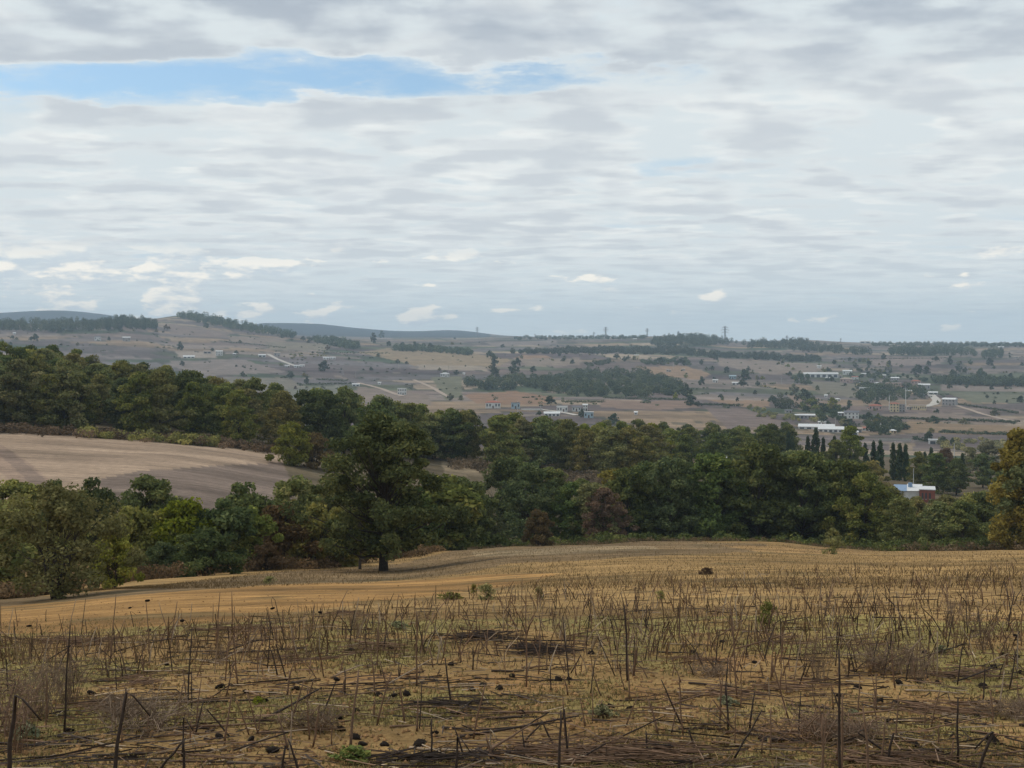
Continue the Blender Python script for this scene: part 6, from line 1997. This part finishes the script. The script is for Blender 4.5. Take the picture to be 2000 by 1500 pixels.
# ---- seed heads on the ground
GH = [(178, 1355), (481, 1354), (135, 1430), (252, 1402), (430, 1343), (428, 1441), (326, 1300), (490, 1447), (577, 1347), (530, 1357), (518, 1370), (664, 1405), (666, 1427), (695, 1392), (693, 1443),
      (708, 1456), (751, 1457), (848, 1435), (820, 1455), (532, 1468), (767, 1362), (943, 1340), (920, 1350), (975, 1347), (740, 1360), (795, 1358), (870, 1375), (687, 1272), (765, 1270), (620, 1288),
      (1023, 1397), (1090, 1330), (1193, 1382), (1230, 1385), (1410, 1255), (1455, 1357), (1155, 1278), (1113, 1329), (1756, 1335), (1798, 1335), (1832, 1336), (1805, 1276), (1850, 1320), (1857, 1324), (1940, 1305),
      (1958, 1280), (1985, 1245), (1900, 1235), (1920, 1343), (1948, 1374), (1935, 1375), (1716, 1374), (1748, 1376), (1740, 1412), (1757, 1410), (1810, 1410), (1853, 1416), (1883, 1405), (1910, 1403),
      (1860, 1443), (1938, 1451), (1775, 1450), (1790, 1457), (1660, 1490), (1640, 1360), (1990, 1315), (1985, 1285), (1592, 1330), (57, 1224), (290, 1234), (1352, 1275), (1000, 1322), (880, 1300), (1675, 1345)]
for i, (u, y) in enumerate(GH):
    p, r = spot(u, y, 5.5, 60)
    z_ = ('near ' if y > 1360 else 'far ') + ('left' if u < 700 else ('middle' if u < 1450 else 'right'))
    o = link('fallen_seed_head', HEADS[i % 5], M['head'], loc=p + Vector((0, 0, 0.012)))
    o.rotation_euler = (RND.uniform(-0.7, 0.7), RND.uniform(-0.7, 0.7), RND.uniform(0, 6))
    s = RND.uniform(0.62, 1.0)
    o.scale = (s, s, s)
    tag(o, 'black dried sunflower head lying on the ' + z_ + ' part of the field', 'seed head', 'fallen seed heads, ' + z_ + ' part')


# ---- dry weeds and green sprouts, each its own plant
def weed_mesh(seed, H=0.5, R_=0.25, stems=26, twigs=7, droop=0.0):
    g = np.random.default_rng(seed)
    mb = MB()
    for s in range(stems):
        a = g.uniform(0, 6.28)
        L_ = H * g.uniform(0.55, 1.05)
        sp = R_ * g.uniform(0.15, 1.0)
        b0 = np.array((g.normal(0, R_ * 0.25), g.normal(0, R_ * 0.25), -0.02))
        p1 = b0 + np.array((math.cos(a) * sp * 0.35, math.sin(a) * sp * 0.35, L_ * 0.5))
        p2 = b0 + np.array((math.cos(a) * sp, math.sin(a) * sp, L_ * (1 - droop * g.random())))
        mb.tube([b0, p1, p2], [0.0035, 0.0028, 0.0015], 3, g.uniform(0.2, 0.9), cap=False)
        for k in range(twigs):
            q = g.uniform(0.3, 1.0)
            pb = p1 * (1 - q) + p2 * q
            mb.tube([pb, pb + g.normal(0, 1, 3) * np.array((0.05, 0.05, 0.04)) + np.array((0, 0, 0.02))], [0.002, 0.001], 3, g.uniform(0.2, 0.9), cap=False)
    return mb.mesh('dry_weed')


WEEDS = [weed_mesh(1001, 0.5, 0.3, 46, 9), weed_mesh(1002, 0.22, 0.32, 60, 8, 0.6), weed_mesh(1003, 0.45, 0.18, 22, 7)]
for (u, y, hp, ms, k, lab) in [
    (75, 1400, 110, 0, 1.0, 'large brown twiggy weed clump at the left'), (130, 1375, 90, 0, 0.8, 'brown twiggy weed beside the large clump at the left'), (20, 1440, 120, 2, 1.2, 'dark upright weed at the left picture edge'), (35, 1475, 110, 2, 1.0, 'dark weed at the foot of the thick stalk, left'),
    (285, 1425, 60, 1, 1.4, 'grey matted weed low on the ground, lower left'), (250, 1400, 50, 1, 1.0, 'small grey matted weed beside the larger mat, lower left'), (1605, 1440, 60, 1, 1.4, 'grey matted weed at the foot of the tallest dark stalk'), (1650, 1450, 55, 1, 1.1, 'second grey matted weed, lower right'),
    (1775, 1322, 75, 2, 1.0, 'pale upright dry weed in the right stubble'), (1800, 1330, 65, 2, 1.2, 'broad pale dry weed in the right stubble'), (1740, 1310, 50, 1, 1.1, 'low pale weed left of the upright pale weed'), (1970, 1402, 45, 1, 1.0, 'arched grey weed near the right edge'),
    (1600, 1335, 90, 2, 0.9, 'thin bleached weed right of centre bottom'), (620, 1420, 45, 1, 1.2, 'dull matted weed left of the thick straight stalk'), (1385, 1320, 30, 1, 1.2, 'low dull weed right of the grey stalk heap'), (1920, 1270, 75, 2, 1.1, 'dry weed in the dense right stubble'),
    (1860, 1225, 55, 2, 1.2, 'brownish weed at the back of the right stubble'), (1095, 1245, 45, 2, 1.2, 'thin weed behind the central stalk heap'), (430, 1300, 40, 2, 1.0, 'small dry weed in the left stubble'), (700, 1240, 40, 2, 1.1, 'small dry weed left of centre'),
]:
    p, r = spot(u, y, 5.5, 60)
    me_ = WEEDS[ms]
    s = hp * r / F / (0.5, 0.22, 0.45)[ms]
    o = link('dry_weed', me_, M['stalk'] if 'dark' in lab else M['weed'], loc=p, rotz=RND.uniform(0, 6))
    o.scale = (s * k, s * k, s)
    tag(o, lab, 'weed')
T_WEED = tree_meshes('green_weed', 1100, 0.6, 0.22, 0.05, 34, 900, 0.035, 'bush', 0.006, 0.2, 0.09, 1.0, stems=5, ragged=0.25, wood=1.2)
T_LOW = tree_meshes('low_weed', 1101, 0.22, 0.2, 0.02, 20, 420, 0.035, 'bush', 0.004, 0.2, 0.06, 0.8, stems=4, ragged=0.25, wood=1.0)
for (u, y, hp, ms, wf, lf, lab) in [
    (1498, 1225, 52, T_WEED, 0.8, 'lime', 'yellow-green weed standing in the stubble right of centre'), (950, 1172, 32, T_WEED, 1.6, 'olive', 'green bushy weed at the end of the golden strip'), (925, 1160, 20, T_WEED, 0.9, 'olive', 'small green weed left of the bushy one'), (1052, 1172, 26, T_WEED, 1.0, 'olive', 'dark green weed right of the bushy one'),
    (1178, 1402, 26, T_LOW, 1.0, 'grey', 'pale grey-green seedling in the lower centre'), (690, 1488, 30, T_LOW, 1.6, 'oak', 'low green rosette at the bottom edge, left of centre'), (1375, 1470, 12, T_LOW, 1.2, 'lime', 'tiny green sprout near the bottom edge'), (48, 1445, 34, T_LOW, 1.0, 'grey', 'grey-green leafy weed at the foot of the thick left stalk'),
    (1668, 1398, 12, T_LOW, 1.3, 'grey', 'tiny grey-green sprout above the matted weed, lower right'), (1420, 1378, 18, T_LOW, 1.4, 'grey', 'grey-green low weed beside the fallen stalk row'), (1840, 1275, 14, T_LOW, 1.4, 'grey', 'grey-green low weed in the right stubble'), (525, 1140, 14, T_WEED, 2.4, 'olive', 'low green weed patch at the foot of the left hedge'),
    (505, 1375, 14, T_LOW, 1.2, 'lime', 'small yellowish sprout left of centre'), (880, 1172, 16, T_LOW, 1.6, 'olive', 'low green weed left of the stubble end'), (780, 1228, 14, T_LOW, 1.6, 'grey', 'low green weed beyond the tall straight stalk'), (1290, 1170, 16, T_WEED, 1.6, 'olive', 'dull green weed in the middle of the far stubble'),
]:
    p, r = spot(u, y, 5.5, 100)
    H = hp * r / F
    s = H / (0.6 if ms is T_WEED else 0.22)
    o = plant('green_weed', ms, p, lab, 'weed', leaf=lf)
    for ch in o.children:
        if ch.name.startswith('trunk'):
            ch.name = 'stem'
        elif ch.name.startswith('crown'):
            ch.name = 'foliage'
    o.scale = (s * wf, s * wf, s)

# ------------------------------------------------------------------ the hazy air over the valley
mH = bpy.data.materials.new('valley_haze')
mH.use_nodes = True
mH.node_tree.nodes.clear()
hv = mH.node_tree.nodes.new('ShaderNodeVolumePrincipled')
hv.inputs['Color'].default_value = (0.62, 0.81, 1.0, 1)
hv.inputs['Density'].default_value = 0.00011
hv.inputs['Anisotropy'].default_value = 0.0
ho = mH.node_tree.nodes.new('ShaderNodeOutputMaterial')
mH.node_tree.links.new(hv.outputs[0], ho.inputs['Volume'])
zlo = float(GZ.min()) - 3.0
zhi = max(float(GZ.max()) + 25.0, 40.0)
hb = MB()
hb.box(-9300, 9300, -9300, 9300, zlo, zhi)
hz = hb.build('haze', mH)
tag(hz, 'thin pale bluish air lying over the whole valley', 'haze', kind='stuff')
print('terrain z', zlo, zhi, 'objects', len(bpy.data.objects))
